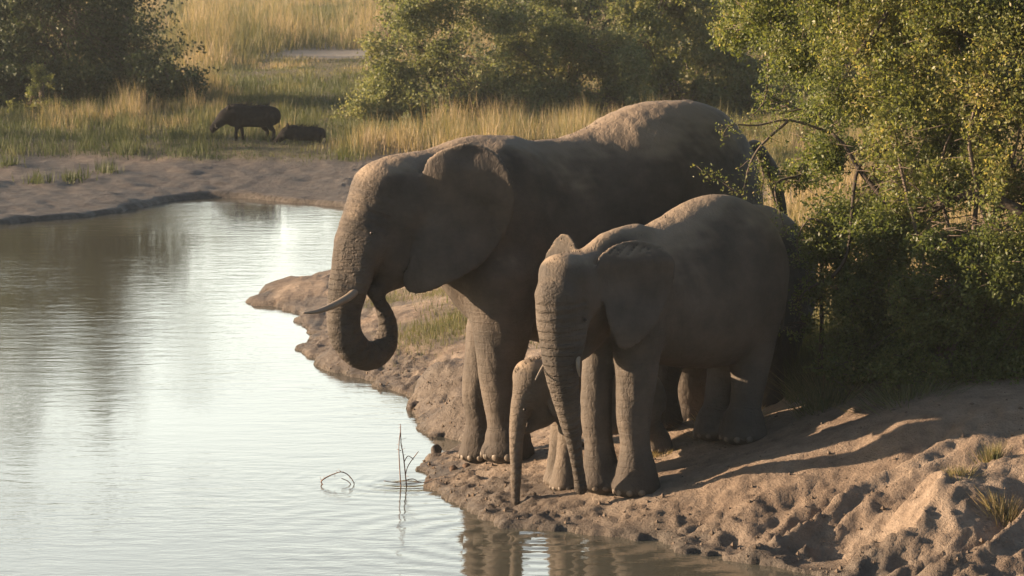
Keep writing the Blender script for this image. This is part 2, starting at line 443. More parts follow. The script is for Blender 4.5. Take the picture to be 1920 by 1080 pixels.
def blob(c, rad, axes=np.eye(3), seg=10, rings=6, jit=0.0, seed=0):
    V = []; rg = np.random.RandomState(seed)
    for i in range(rings+1):
        ph = pi*i/rings
        for j in range(seg):
            th = 2*pi*j/seg; d = np.array([sin(ph)*cos(th), sin(ph)*sin(th), cos(ph)])
            V.append(np.array(c) + (d*np.array(rad)*(1+jit*rg.uniform(-1, 1))) @ np.array(axes))
    F = [[i*seg+j, (i+1)*seg+j, (i+1)*seg+(j+1)%seg, i*seg+(j+1)%seg] for i in range(rings) for j in range(seg)]
    return np.array(V), F
def join(parts):
    V, F, o = [], [], 0
    for v, f in parts:
        V.append(np.array(v)); F.append(np.array([list(x)+[x[-1]]*(4-len(x)) for x in f])+o); o += len(v)
    return np.concatenate(V), np.concatenate(F)
def py_mesh(name, V, F, mat, parent=None, origin=(0,0,0), smooth=True, **k):
    me = bpy.data.meshes.new(name); V = np.asarray(V, float)-np.asarray(origin)
    FF = []
    for f in F:
        g = [int(f[0])]
        for x in f[1:]:
            if int(x) not in g: g.append(int(x))
        if len(g) >= 3: FF.append(g)
    me.from_pydata(V.tolist(), [], FF); me.update()
    me.polygons.foreach_set('use_smooth', [smooth]*len(me.polygons)); me.materials.append(mat)
    o = bpy.data.objects.new(name, me); C.objects.link(o)
    if parent is not None: o.parent = parent
    else: o.location = origin
    return tag(o, **k)

# ================================================================== SETTING: ground and water
SHORE_PX = [(2400,1330),(2000,1185),(1700,1112),(1560,1082),(1480,1066),(1400,1057),(1320,1040),(1250,1024),(1180,1008),
  (1120,1000),(1060,993),(1000,990),(950,988),(900,976),(884,966),(860,948),(835,930),(806,908),(795,885),(806,866),(835,850),
  (862,834),(836,822),(803,812),(792,795),(768,772),(777,749),(722,729),(690,714),(640,702),(602,690),(590,672),(577,655),
  (592,636),(587,612),(560,592),(520,575),(484,564),(520,545),(560,529),(600,516),(640,507),(690,500),(760,484),(800,445),
  (740,407),(680,391),(640,385),(560,378),(470,373),(400,374),(340,379),(300,388),(230,396),(150,404),(60,412),(-20,420),(-400,440)]
SHORE = np.array([unz(x, y, 0)[:2] for x, y in SHORE_PX] + [(-70, 60), (-70, -25), (60, -25), (30, 15)])
CTRL_PX = [(1195,932,.19),(1128,921,.19),(1400,833,.52),(1345,826,.52),(960,868,.2),(903,866,.12),(1300,797,.41),(1240,785,.42),
  (1064,922,.15),(1235,850,.38),(1255,806,.53),(1455,772,.6),(1920,762,1.02),(1700,800,.86),(1560,838,.66),(1900,832,.80),(1750,855,.68),(1600,872,.55),
  (1400,905,.4),(1560,1035,.07),(1700,1058,.12),(1920,1075,.16),(1750,950,.46),(1900,930,.52),(1500,960,.26),(1350,975,.14),(1600,700,.98),
  (1920,700,1.14),(1500,720,.86),(1500,480,.9),(1500,300,.85),(1900,400,1.1),(800,600,.36),(700,600,.3),(640,660,.16),(800,700,.3),(850,760,.26),
  (560,552,.10),(870,540,.42),(900,480,.5),(2200,900,.62),(2400,700,1.2),(960,930,.1)]
CT = np.array([unz(x, y, z) for x, y, z in CTRL_PX] + [[p[0], p[1], 0.0] for p in SHORE[:46]])
_A = np.sqrt(((CT[:,None,:2]-CT[None,:,:2])**2).sum(2)+.02)
_A = np.block([[_A, np.ones((len(CT),1))], [np.ones((1,len(CT))), np.zeros((1,1))]])
_W = np.linalg.solve(_A + np.diag([1e-3]*len(CT)+[0]), np.concatenate([CT[:,2], [0]]))
FEET = np.array([unz(*c)[:2] for c in CTRL_PX[:12]])
SP = np.array(SHORE)
def shore_sd(x, y):                                     # negative in the lake
    d = poly_sd(x, y, SP)
    x = np.asarray(x, float); y = np.asarray(y, float)
    return d + np.exp(-(d/.8)**2)*np.where(y < 50, .13*fbm(x*2.4, y*1.5, octv=4, seed=55, gain=.6), .35*fbm(x*.5, y*.35, octv=4, seed=56, gain=.6))
def path_mask(x, y):
    return sstep(1.0, .35, np.abs(y-134-1.5*np.sin(x*.4))/7.0)*sstep(-9.0, -7.6, x)*sstep(-3.6, -4.6, x)*(y > 100)
def ground_h(x, y, sd=None):
    x = np.asarray(x, float); y = np.asarray(y, float)
    sd = shore_sd(x, y) if sd is None else sd
    near = (y < 62) & (sd > -1)
    Hn = np.full(x.shape, .7)
    xs, ys = x[near], y[near]; acc = np.full(xs.shape, _W[-1])
    for i in range(len(CT)): acc += _W[i]*np.sqrt((xs-CT[i,0])**2+(ys-CT[i,1])**2+.02)
    Hn[near] = np.clip(acc, .02, 1.3)
    e = fbm(x*.35, y*.35, octv=3, seed=40)
    Hf = np.clip(.03+.055*sd, 0, .55+.06*e) + .0015*np.clip(y-78, 0, 400) + .05*fbm(x*.12, y*.06, octv=2, seed=3)*sstep(2, 12, sd)
    w = sstep(44, 60, y); w = np.maximum(w, sstep(-2, -6, x)*sstep(52, 56, y))
    H = Hn*(1-w)+Hf*w
    # mud relief
    calm = np.ones(x.shape)
    for fx, fy in FEET: calm *= 1-.85*np.exp(-((x-fx)**2+(y-fy)**2)/.09)
    nr = (y < 48)
    rel = np.zeros(x.shape)
    X, Y = x[nr], y[nr]
    lump = fbm(X*1.7, Y*1.1, octv=5, seed=11, gain=.58)
    clod = 1-np.abs(fbm(X*4.2+.6*lump, Y*2.6, octv=4, seed=12, gain=.6))
    rw = sstep(1.0, 2.4, X)*sstep(31.8, 30.4, Y+.1*X)          # eroded right bank
    u = X*.60 - Y*.80; v = X*.80+Y*.60
    wob = fbm(X*.9, Y*.9, octv=3, seed=15)*.35
    saw = lambda t, c: np.where(t < c, t/c, (1-t)/(1-c))
    g = saw(((u+wob)*1.05) % 1.0, .20)                          # gullies with crisp crests
    g2 = saw((u*2.6+wob*2.0+.3) % 1.0, .25)
    trampled = sstep(1.3, .2, sd[nr])
    amp = .016 + .03*trampled + .010*rw
    crumb = fbm(X*9, Y*7, octv=4, seed=13, gain=.65)
    step = (np.floor((lump*2.2+crumb*.25)*1.6)/1.6-lump*2.2)*.5        # little broken ledges
    rel[nr] = amp*(lump*.5+.7*step) + (.008+.022*trampled+.006*rw)*(clod-.7) + (.006+.012*trampled+.009*rw)*crumb + rw*(.24*(g-.5)*(1+.5*vnoise(v*.8, u*.8, seed=77))+.05*(g2-.5)*(1+vnoise(v*1.5, u*1.5, seed=78)))
    far = ~nr
    X, Y = x[far], y[far]
    fb = sstep(14, 1, sd[far])
    rel[far] = fb*(.032*fbm(X*1.1, Y*.5, octv=6, seed=21, gain=.72)+.03*(1-np.abs(fbm(X*1.8, Y*.9, octv=4, seed=22)))-.03)
    H = H + rel*calm*sstep(-.05, .35, sd) + .025*(1-np.exp(-np.clip(sd, 0, 9)/.12))*(y > 50) + .045*(1-np.exp(-np.clip(sd, 0, 9)/.06))
    und = -.04-np.minimum(.8, .16*np.abs(sd))
    return np.where(sd > 0, np.maximum(H, .012), und)
def axis(segs):
    out = []
    for a, b, s in segs: out.append(np.arange(a, b, s))
    return np.concatenate(out)
gx = np.concatenate([-np.geomspace(900, 14.5, 26), axis([(-14, -3.2, .11), (-3.2, 5.2, .034), (5.2, 14, .25)]), np.geomspace(14.2, 900, 26)])
gy = np.concatenate([axis([(-20, 25, 2.0), (25, 30, .035), (30, 37, .04), (37, 47, .06), (47, 62, .2), (62, 84, .11)]), np.geomspace(84, 2500, 110)])
GX, GY = np.meshgrid(gx, gy, indexing='ij')
SD = shore_sd(GX.ravel(), GY.ravel())
GH = ground_h(GX.ravel(), GY.ravel(), SD)
nx_, ny_ = len(gx), len(gy)
ii = np.arange(nx_*ny_).reshape(nx_, ny_)
GF = np.stack([ii[:-1,:-1].ravel(), ii[1:,:-1].ravel(), ii[1:,1:].ravel(), ii[:-1,1:].ravel()], 1)
GHG = GH.reshape(nx_, ny_)
def ground_at(x, y):
    """bilinear look-up in the built grid"""
    x = np.atleast_1d(np.asarray(x, float)); y = np.atleast_1d(np.asarray(y, float))
    i = np.clip(np.searchsorted(gx, x)-1, 0, nx_-2); j = np.clip(np.searchsorted(gy, y)-1, 0, ny_-2)
    a = (x-gx[i])/(gx[i+1]-gx[i]); b = (y-gy[j])/(gy[j+1]-gy[j])
    return (GHG[i,j]*(1-a)+GHG[i+1,j]*a)*(1-b)+(GHG[i,j+1]*(1-a)+GHG[i+1,j+1]*a)*b
SDG = SD.reshape(nx_, ny_)
def sd_at(x, y):
    i = np.clip(np.searchsorted(gx, x)-1, 0, nx_-2); j = np.clip(np.searchsorted(gy, y)-1, 0, ny_-2)
    a = (x-gx[i])/(gx[i+1]-gx[i]); b = (y-gy[j])/(gy[j+1]-gy[j])
    return (SDG[i,j]*(1-a)+SDG[i+1,j]*a)*(1-b)+(SDG[i,j+1]*(1-a)+SDG[i+1,j+1]*a)*b
def px_of(x, y, z):
    """photo pixel of world points (for choosing where the photo shows grass)"""
    dz = z-CAMZ; f = y*cos(PITCH)-dz*sin(PITCH); u = y*sin(PITCH)+dz*cos(PITCH)
    return 960+FP*x/f, 540-FP*u/f
def grass_cover(x, y):
    """0..1: how much grass grows"""
    sd = sd_at(x, y); n = fbm(x*.5, y*.3, octv=3, seed=60)
    far = sstep(5.6, 7.6, sd+1.1*n)*(1-path_mask(x, y))
    n2 = fbm(x*1.1, y*.7, octv=3, seed=61)
    pen = sstep(.05, .5, n2+.25)*sstep(1.1, 1.9, sd)*sstep(36.5, 38.5, y)*.55
    right = sstep(36.5, 40, y+.6*(x-2))*sstep(.4, 1.4, x)
    base = sstep(0, .5, y-(33.2-.38*(x-2.6)))*sstep(2.5, 3.0, x)
    return np.where(y > 62, far, np.maximum(np.maximum(pen, right*.95), base*sstep(2.2, 2.8, x)))
GC = grass_cover(GX.ravel(), GY.ravel())
wet = np.exp(-np.clip(SD+.15*fbm(GX.ravel()*3, GY.ravel()*2, octv=3, seed=71), 0, 9)/.42)
wet = np.maximum(wet, .8*sstep(1.5, .2, SD+.7*fbm(GX.ravel()*1.6, GY.ravel()*1.2, octv=3, seed=72))*(GY.ravel() < 50)*sstep(2.0, .6, GX.ravel()))
wet = np.maximum(wet, 1.0*sstep(9.5, 3.5, SD+2.2*fbm(GX.ravel()*.5, GY.ravel()*.4, octv=3, seed=70))*(GY.ravel() > 58))

mg, nt, b = newmat('bank_soil'); co = objco(nt)
n_a = noise(nt, co, .8, 6, .6); n_b = noise(nt, co, 6, 7, .72); n_c = noise(nt, co, 45, 3, .7)
sand = ramp(nt, math_(nt, 'ADD', math_(nt, 'MULTIPLY', n_a, .55), math_(nt, 'MULTIPLY', n_b, .45)),
            [(.3, (.12, .085, .062)), (.48, (.25, .19, .14)), (.66, (.40, .32, .245))]).outputs[0]
clay = ramp(nt, n_b, [(.3, (.055, .045, .037)), (.7, (.155, .132, .108))]).outputs[0]
soil = ramp(nt, n_b, [(.3, (.075, .068, .04)), (.7, (.17, .14, .085))]).outputs[0]
c1 = mixc(nt, attr(nt, 'wet'), sand, clay)
c2 = mixc(nt, attr(nt, 'grassy'), c1, soil)
c3 = mixc(nt, attr(nt, 'pale'), c2, (.24, .22, .19))
nt.links.new(c3, b.inputs['Base Color'])
rr = math_(nt, 'SUBTRACT', .92, math_(nt, 'MULTIPLY', attr(nt, 'wet'), .3)); nt.links.new(rr, b.inputs['Roughness'])
b.inputs['Specular IOR Level'].default_value = .22
nb = bump(nt, n_b, .08, .9); nb = bump(nt, n_c, .02, .9, nb); nt.links.new(nb, b.inputs['Normal'])
ground = mesh_np('ground', np.stack([GX.ravel(), GY.ravel(), GH], 1), GF, mg, kind='structure',
   vattr={'wet': wet, 'grassy': GC, 'pale': path_mask(GX.ravel(), GY.ravel())}, label='sandy mud bank, grey clay shore and grassy ground around the waterhole')

# water
mw, nt, b = newmat('pond_water'); co = objco(nt)
b.inputs['Base Color'].default_value = (.085, .082, .062, 1); b.inputs['Roughness'].default_value = .035
b.inputs['IOR'].default_value = 1.333; b.inputs['Specular IOR Level'].default_value = .5
w1 = noise(nt, mapping(nt, co, (.55, 1.0, 1)), 3.2, 3, .55, .3); w2 = noise(nt, mapping(nt, co, (.8, 1.2, 1)), 11, 3, .6)
calmn = ramp(nt, noise(nt, mapping(nt, co, (.25, .12, 1)), 1.0, 2, .5), [(.35, .25), (.65, 1.0)]).outputs[0]
hh = math_(nt, 'ADD', w1, math_(nt, 'MULTIPLY', w2, .28))
rp = attr(nt, 'ripple')
hh = math_(nt, 'ADD', math_(nt, 'MULTIPLY', hh, calmn), rp)
nt.links.new(bump(nt, hh, .0075, 1.0), b.inputs['Normal'])
wx = np.concatenate([np.arange(-70, -12, 2.0), np.arange(-12, 6, .08), np.arange(6, 60, 2.0)]); wy = np.concatenate([np.arange(-24, 26, 1.0), np.arange(26, 34, .05), np.arange(34, 86, .3)])
WX, WY = np.meshgrid(wx, wy, indexing='ij')
def rings_(cx, cy, lam, decay): 
    r = np.hypot(WX-cx, WY-cy); return np.sin(r*2*pi/lam)*np.exp(-r/decay)
t0 = unz(1010, 1010, 0)
rpl = .8*rings_(t0[0], t0[1], .34, .9) + .7*rings_(*unz(760, 905, 0)[:2], .25, .5)
wi = np.arange(WX.size).reshape(WX.shape)
WF = np.stack([wi[:-1,:-1].ravel(), wi[1:,:-1].ravel(), wi[1:,1:].ravel(), wi[:-1,1:].ravel()], 1)
cw = sd_at(WX[:-1,:-1].ravel(), WY[:-1,:-1].ravel()) < 3.0
WF = WF[cw]
water = mesh_np('water', np.stack([WX.ravel(), WY.ravel(), 0*WX.ravel()], 1), WF, mw, kind='structure', vattr={'ripple': rpl.ravel()},
   label='still murky waterhole reflecting the bright evening sky')

# ================================================================== ELEPHANTS
skin_big = mat_skin('elephant_hide', (.044, .038, .032), (.108, .088, .071))
skin_mid = mat_skin('young_elephant_hide', (.047, .041, .035), (.110, .091, .074), 85)
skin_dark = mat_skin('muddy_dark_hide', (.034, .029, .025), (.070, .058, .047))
skin_calf = mat_skin('calf_hide', (.062, .052, .042), (.145, .115, .088), 100)
ivory = mat_plain('ivory', (.23, .19, .145), .42, .45, .18, 12, .002)
nail = mat_plain('toenail_horn', (.13, .105, .08), .5, .35, .2, 30)
eye_m = mat_plain('eye_dark', (.015, .010, .008), .35, .4, .1)
hair_m = mat_plain('dark_hair', (.03, .025, .02), .7, .2, .2)

def hairs(pts, n, length, w, mat, name, parent, origin, dirs, seed=0):
    rg = np.random.RandomState(seed); V, F = [], []
    for i in range(n):
        p = np.array(pts[rg.randint(len(pts))]) + rg.normal(0, w*2, 3)
        d = np.array(dirs) + rg.normal(0, .22, 3); d /= np.linalg.norm(d)
        L = length*rg.uniform(.6, 1.1); s_ = np.cross(d, rg.normal(0, 1, 3)); s_ /= np.linalg.norm(s_)
        k = len(V); V += [p-s_*w, p+s_*w, p+d*L]; F.append([k, k+1, k+2])
    return py_mesh(name, np.array(V), F, mat, parent, origin, False, kind='stuff')

def leg(S, pl, pts, foot, w, keep, k=.08, squash=None):
    """pts: (px,py,r_px) down the leg, foot: (px,py,r_px) sole centre"""
    m = pl.ppm(); P = [pl.pt(x, y, w) for x, y, r in pts]; r = [q[2]/m for q in pts]
    f = pl.pt(foot[0], foot[1], w); fr = foot[2]/m
    a = f + np.array([0, 0, fr*.95]) + pl.f*fr*.1
    P.append(a); r.append(fr*.98)
    kp = []
    S.chain(P, r, k, 5, None, kp); keep.append((kp[0][0], kp[0][1], .16))
    # sole pad, flat under the foot
    S.ball(f+np.array([0,0,fr*.42])+pl.f*fr*.12, (fr*1.16, fr*1.08, fr*.55), (pl.f, pl.n, np.array([0,0,1])), .05)
    return f, fr
def nails(root, pl, f, fr, n=4, spread=1.0, yaw=0.0):
    for i in range(n):
        th = (i-(n-1)/2)*.52*spread + yaw
        d = pl.f*cos(th) + pl.n*sin(th); sd_ = np.cross(d, [0,0,1])
        c = f + np.array([0,0,fr*.30]) + pl.f*fr*.12 + d*fr*1.08
        V, F = blob(c, (fr*.07, fr*.17, fr*.17), (d, sd_, np.array([0,0,1])), 8, 5)
        py_mesh('toenail', V, F, nail, root, tuple(root.location))
def tusk(root, pts, rs):
    V, F = tube(pts, rs, 10, 6); return py_mesh('tusk', V, F, ivory, root, tuple(root.location))
def eye(root, c, r=.018):
    V, F = blob(c, (r, r, r), seg=10, rings=6); return py_mesh('eye', V, F, eye_m, root, tuple(root.location))
def finish(S, root, mat, keep, smooth=3, amp=.006, flat=True, bots=None):
    V, F = S.mesh(smooth)
    V = wrinkle(V, F, amp)
    s, m = chain_attr(V, keep)
    if bots is not None:                                     # soles end flat on the ground
        for f, fr in bots:
            q = (np.hypot(V[:,0]-f[0], V[:,1]-f[1]) < fr*1.5) & (V[:,2] < f[2]-.012)
            V[q, 2] = f[2]-.012
    sunlit_top = sstep(.30, .85, vnormals(V, F)[:,2]+.18*fbm(V[:,0]*3, V[:,1]*3, V[:,2]*3, 3, seed=8))*sstep(.45, .62, (V[:,2]-V[:,2].min())/(V[:,2].max()-V[:,2].min()))  # mask of upward-facing upper skin that gets the painted sunlit tan
    return mesh_np('body', V, F, mat, root, tuple(root.location), vattr={'ring': s, 'ringmask': m, 'sunlit_top': sunlit_top,
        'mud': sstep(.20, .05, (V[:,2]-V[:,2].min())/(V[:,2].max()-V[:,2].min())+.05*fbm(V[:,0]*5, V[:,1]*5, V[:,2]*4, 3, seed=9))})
Zu = np.array([0, 0, 1.0])

# ---------------------------------------------------------------- the big cow
def big_elephant():
    a = R(35); n = np.array([sin(a), -cos(a), 0]); B = unz(960, 868, .2)
    pl = Plane(B-n*.28, a); m = pl.ppm()
    root = empty('elephant', tuple(np.round([pl.o[0]+.7, pl.o[1]+.55, .28], 3)),
        label='largest elephant, full grown, curling its trunk to its mouth beside one long tusk', cat='elephant', group='elephants drinking at the bank')
    S = SDF((-2.05, 32.2, -.05), (2.75, 37.3, 3.62), .021); keep = []; bots = []
    hp = Plane(pl.o-pl.n*.02, R(31))
    S.torso(pl, [(815,312,500,.20),(850,276,560,.30),(885,262,600,.36),(940,260,622,.42),(1000,262,640,.46),(1060,256,655,.52),(1105,240,662,.57),(1150,218,665,.61),
        (1200,196,662,.66),(1250,189,655,.63),(1300,193,640,.57),(1345,212,600,.48),(1380,246,540,.36),(1402,285,470,.22),(1412,330,420,.08)], .1, .07)
    S.ball(pl.pt(1222, 350), (.86, .70, .72), (pl.f, pl.n, Zu), .10, pw=2.15)
    # shoulder blade and haunch swellings
    S.ball(pl.pt(955, 420, .30), (.36, .22, .62), (pl.f, pl.n, Zu), .25)
    S.ball(pl.pt(1310, 400, .24), (.50, .34, .78), (pl.f, pl.n, Zu), .28)
    S.ball(pl.pt(1290, 400, -.24), (.50, .34, .78), (pl.f, pl.n, Zu), .28)
    # neck and head
    S.chain([hp.pt(770,375), hp.pt(830,385), hp.pt(900,410)], [.34, .42, .50], .12, 4)
    S.chain([hp.pt(720,345), hp.pt(790,330), hp.pt(870,312), pl.pt(950,310)], [.17,.20,.22,.22], .12, 4)
    S.ball(hp.pt(752, 388), (.40, .33, .43), (hp.f, hp.n, Zu), .14)
    S.ball(hp.pt(800, 335), (.24, .22, .20), (hp.f, hp.n, Zu), .12)
    S.ball(hp.pt(722, 362), (.25, .25, .24), (hp.f, hp.n, Zu), .14, pw=2.8)
    S.ball(hp.pt(742, 470), (.30, .25, .32), (hp.f, hp.n, Zu), .14)
    S.ball(hp.pt(700, 455, .17), (.12, .10, .16), (hp.f, hp.n, Zu), .10)        # brow and cheek over the eye
    S.chain([hp.pt(760,478,.03), hp.pt(742,508), hp.pt(718,536)], [.17, .12, .075], .09, 4)    # lower jaw
    S.ball(hp.pt(752,372,.40), (.12,.10,.20), (hp.f, hp.n, Zu), .12, cut=True)  # temple hollow
    tr = [(705,362,46),(688,412,47),(672,462,46),(660,506,40),(651,548,36),(645,590,32),(648,628,31),(668,658,29),(695,668,27),(718,652,24),(727,622,20),(722,590,16),(710,564,13),(697,549,11)]
    S.chain([hp.pt(x,y) for x,y,r in tr], [r/m for x,y,r in tr], .06, 5, None, kp := [])
    keep.append((kp[0][0], kp[0][1], .7))
    S.chain([hp.pt(688,470,.16), hp.pt(678,520,.15), hp.pt(668,545,.13)], [.09,.085,.06], .08, 4)   # tusk sheath
    S.chain([hp.pt(688,470,-.16), hp.pt(678,520,-.15), hp.pt(668,545,-.13)], [.09,.085,.06], .08, 4)
    # near ear
    p0 = hp.pt(778, 420, .31); p1 = pl.pt(950, 380, .72)
    ep = plane2(p0, p1)
    ear = [(800,300),(835,278),(880,268),(925,283),(955,320),(968,368),(958,420),(935,462),(900,500),(862,522),(822,540),(788,553),(764,548),(752,524),(766,498),(776,460),(780,410),(786,350)]
    S.sheet(ep, ear, .018, lambda u, v: .05*np.sin(u*5+v*2)*u + .03*np.sin(v*7+u*3) - .05*np.exp(-((u-.05)/.2)**2) - .09*sstep(.80, 1.0, v)*(1-.3*u), .03)
        # far ear, lying back along the far shoulder
    q0 = hp.pt(790, 400, -.31); q1 = pl.pt(900, 380, -.60)
    eq = plane2(q0, q1)
    S.sheet(eq, [(780,330),(815,312),(860,312),(890,350),(895,410),(870,465),(830,505),(795,520),(775,480),(775,400)], .018, None, .035)
    # legs
    bots.append(leg(S, pl, [(935,520,66),(942,600,58),(938,670,45),(938,735,36),(946,795,33)], (956,864,45), .28, keep, .10))
    bots.append(leg(S, pl, [(945,520,60),(925,600,50),(905,680,36),(895,735,30),(899,790,27)], (903,864,36), -.24, keep, .10))
    bots.append(leg(S, pl, [(1335,480,95),(1322,570,70),(1302,650,44),(1293,710,38)], (1298,794,38), .26, keep, .12))
    bots.append(leg(S, pl, [(1290,480,95),(1275,570,70),(1262,650,42),(1240,710,34)], (1232,782,36), -.26, keep, .12))
    # tail
    S.chain([pl.pt(1415,280), pl.pt(1446,318), pl.pt(1458,360), pl.pt(1468,402), pl.pt(1478,445)], [.09,.07,.055,.045,.03], .05, 5)
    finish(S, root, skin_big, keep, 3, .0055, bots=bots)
    tusk(root, [hp.pt(676,535,.14), hp.pt(655,556,.19), hp.pt(622,574,.22), hp.pt(594,584,.22), hp.pt(568,587,.20)], [.040,.036,.029,.021,.007])
    tusk(root, [hp.pt(676,535,-.14), hp.pt(662,552,-.17), hp.pt(650,562,-.18)], [.045,.040,.030])
    eye(root, hp.pt(697, 437, .262))
    for (f, fr), yw in zip(bots, (.2, .2, .1, .1)): nails(root, pl, f, fr, 4, 1, yw)
    hairs([pl.pt(1468,452), pl.pt(1470,462)], 60, .30, .004, hair_m, 'tail_hair', root, tuple(root.location), (.1, 0, -1), 3)
    # short bristles along crown and back
    pts = [pl.pt(x, np.interp(x, [880,940,1000,1060,1150,1250,1345], [264,262,264,258,216,191,214]), random.uniform(-.05,.05)) - Zu*.01 for x in range(880, 1345, 3)]
    pts += [hp.pt(x, np.interp(x, [690,720,760,800,860], [316,303,296,290,278]), random.uniform(-.06,.06)) - Zu*.01 for x in range(692, 860, 2)]
    hairs(pts, 420, .045, .0022, hair_m, 'bristle', root, tuple(root.location), (-.3, 0, 1), 4)
    return pl
# ---------------------------------------------------------------- the half-grown one in front
def young_elephant():
    a = R(42); n = np.array([sin(a), -cos(a), 0]); B = unz(1195, 932, .19)
    pl = Plane(B-n*.17, a); m = pl.ppm()
    root = empty('elephant', tuple(np.round([pl.o[0]+.45, pl.o[1]+.4, .33], 3)),
        label='half grown elephant standing nearest the camera, short thin tusks, trunk hanging to the ground', cat='elephant', group='elephants drinking at the bank')
    S = SDF((-.35, 30.5, .05), (2.65, 34.2, 2.75), .017); keep = []; bots = []
    S.torso(pl, [(1130,462,600,.18),(1160,442,640,.27),(1200,430,668,.35),(1245,408,684,.42),(1290,380,690,.46),(1335,365,688,.47),(1370,367,672,.45),(1400,382,640,.40),
        (1428,408,590,.31),(1446,445,540,.21),(1456,480,520,.08)], .08, .14)
    S.ball(pl.pt(1405, 520, .20), (.30, .20, .42), (pl.f, pl.n, Zu), .16)
    S.ball(pl.pt(1385, 520, -.20), (.30, .20, .42), (pl.f, pl.n, Zu), .16)
    S.ball(pl.pt(1205, 560, .16), (.24, .17, .36), (pl.f, pl.n, Zu), .16)
    hc = pl.pt(1080, 545, 0)
    hp = Plane(hc, R(62)); H = lambda x, y, w=0: hp.pt(x, y, w)
    S.chain([H(1082,545), pl.pt(1140,540), pl.pt(1200,545)], [.24, .28, .34], .12, 4)
    S.ball(H(1077, 537), (.28, .245, .29), (hp.f, hp.n, Zu), .10, pw=2.8)
    S.ball(H(1052, 515), (.13, .19, .16), (hp.f, hp.n, Zu), .10)
    S.ball(H(1100, 595), (.23, .205, .24), (hp.f, hp.n, Zu), .10)
    S.ball(H(1042, 560), (.10, .16, .15), (hp.f, hp.n, Zu), .10)
    S.chain([H(1108,615), H(1098,650), H(1085,668)], [.13, .085, .05], .08, 4)
    tr = [(1046,560,42),(1048,600,42),(1050,640,38),(1052,680,34),(1057,720,29),(1064,760,24),(1071,800,18.5),(1078,840,14),(1083,872,12),(1087,898,11.5),(1089,916,12)]
    S.chain([H(x,y,-.02) for x,y,r in tr], [r/m for x,y,r in tr], .05, 5, None, kp := [])
    keep.append((kp[0][0], kp[0][1], .7))
    S.chain([H(1090,600,.13), H(1087,640,.15), H(1085,664,.15)], [.07,.05,.032], .06, 4)
    S.chain([H(1036,620,-.13), H(1034,645,-.15), H(1034,664,-.15)], [.06,.045,.03], .06, 4)
    # near ear lies back over the neck and shoulder
    e0 = H(1128, 545, .16); e0 = pl.pt(1128, 545, .27); e1 = pl.pt(1262, 520, .53)
    ep = plane2(e0, e1)
    S.sheet(ep, [(1118,490),(1150,462),(1190,450),(1232,456),(1262,480),(1268,515),(1258,555),(1238,598),(1210,632),(1180,655),(1158,652),(1146,628),(1136,600),(1130,560)],
        .014, lambda u, v: .03*np.sin(u*5+v*2)*u + .02*np.sin(v*8) - .09*sstep(.78, 1.0, v), .03)
    S.chain([H(1100,490), pl.pt(1140,462), pl.pt(1190,452)], [.10,.12,.14], .08, 4)
    # far ear stands out sideways and catches the sun
    f0 = H(1060, 480, -.20)
    fp = Plane(f0, R(-38))
    S.sheet(fp, [(1024,520),(1024,492),(1032,462),(1042,443),(1054,436),(1068,442),(1080,458),(1086,480),(1080,520)], .014, lambda u, v: .03*np.sin(v*4), .03)
    bots.append(leg(S, pl, [(1192,600,50),(1194,660,44),(1192,720,38),(1188,780,33),(1191,835,29)], (1197,930,41), .17, keep, .08))
    bots.append(leg(S, pl, [(1140,600,44),(1126,660,33),(1119,720,30),(1118,780,30),(1123,835,28)], (1130,920,37), -.15, keep, .07))
    bots.append(leg(S, pl, [(1415,560,56),(1412,640,44),(1406,700,36),(1398,760,31)], (1397,830,42), .17, keep, .09))
    bots.append(leg(S, pl, [(1372,560,52),(1366,640,42),(1356,700,33),(1346,760,28)], (1342,822,37), -.17, keep, .09))
    S.chain([pl.pt(1452,440), pl.pt(1466,490), pl.pt(1470,560), pl.pt(1466,620)], [.05,.03,.02,.016], .04, 4)
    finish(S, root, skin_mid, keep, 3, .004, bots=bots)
    tusk(root, [H(1040,662,-.15), H(1020,685,-.155), H(1004,712,-.15)], [.020,.014,.005])
    tusk(root, [H(1084,665,.15), H(1084,688,.165), H(1087,706,.17)], [.022,.017,.006])
    eye(root, H(1097, 600, .205), .018)
    for f, fr in bots: nails(root, pl, f, fr, 4, 1, .25)
    pts = [pl.pt(x, np.interp(x, [1150,1200,1245,1290,1335,1400], [448,432,410,382,367,384]), random.uniform(-.04,.04)) for x in range(1150, 1400, 2)]
    pts += [H(x, np.interp(x, [1025,1050,1080,1110], [500,480,472,476]), random.uniform(-.08,.08)) for x in range(1025, 1110, 1)]
    hairs(pts, 300, .04, .0018, hair_m, 'bristle', root, tuple(root.location), (-.3, 0, 1), 6)
    hairs([pl.pt(1466,625)], 40, .22, .003, hair_m, 'tail_hair', root, tuple(root.location), (.05, 0, -1), 7)
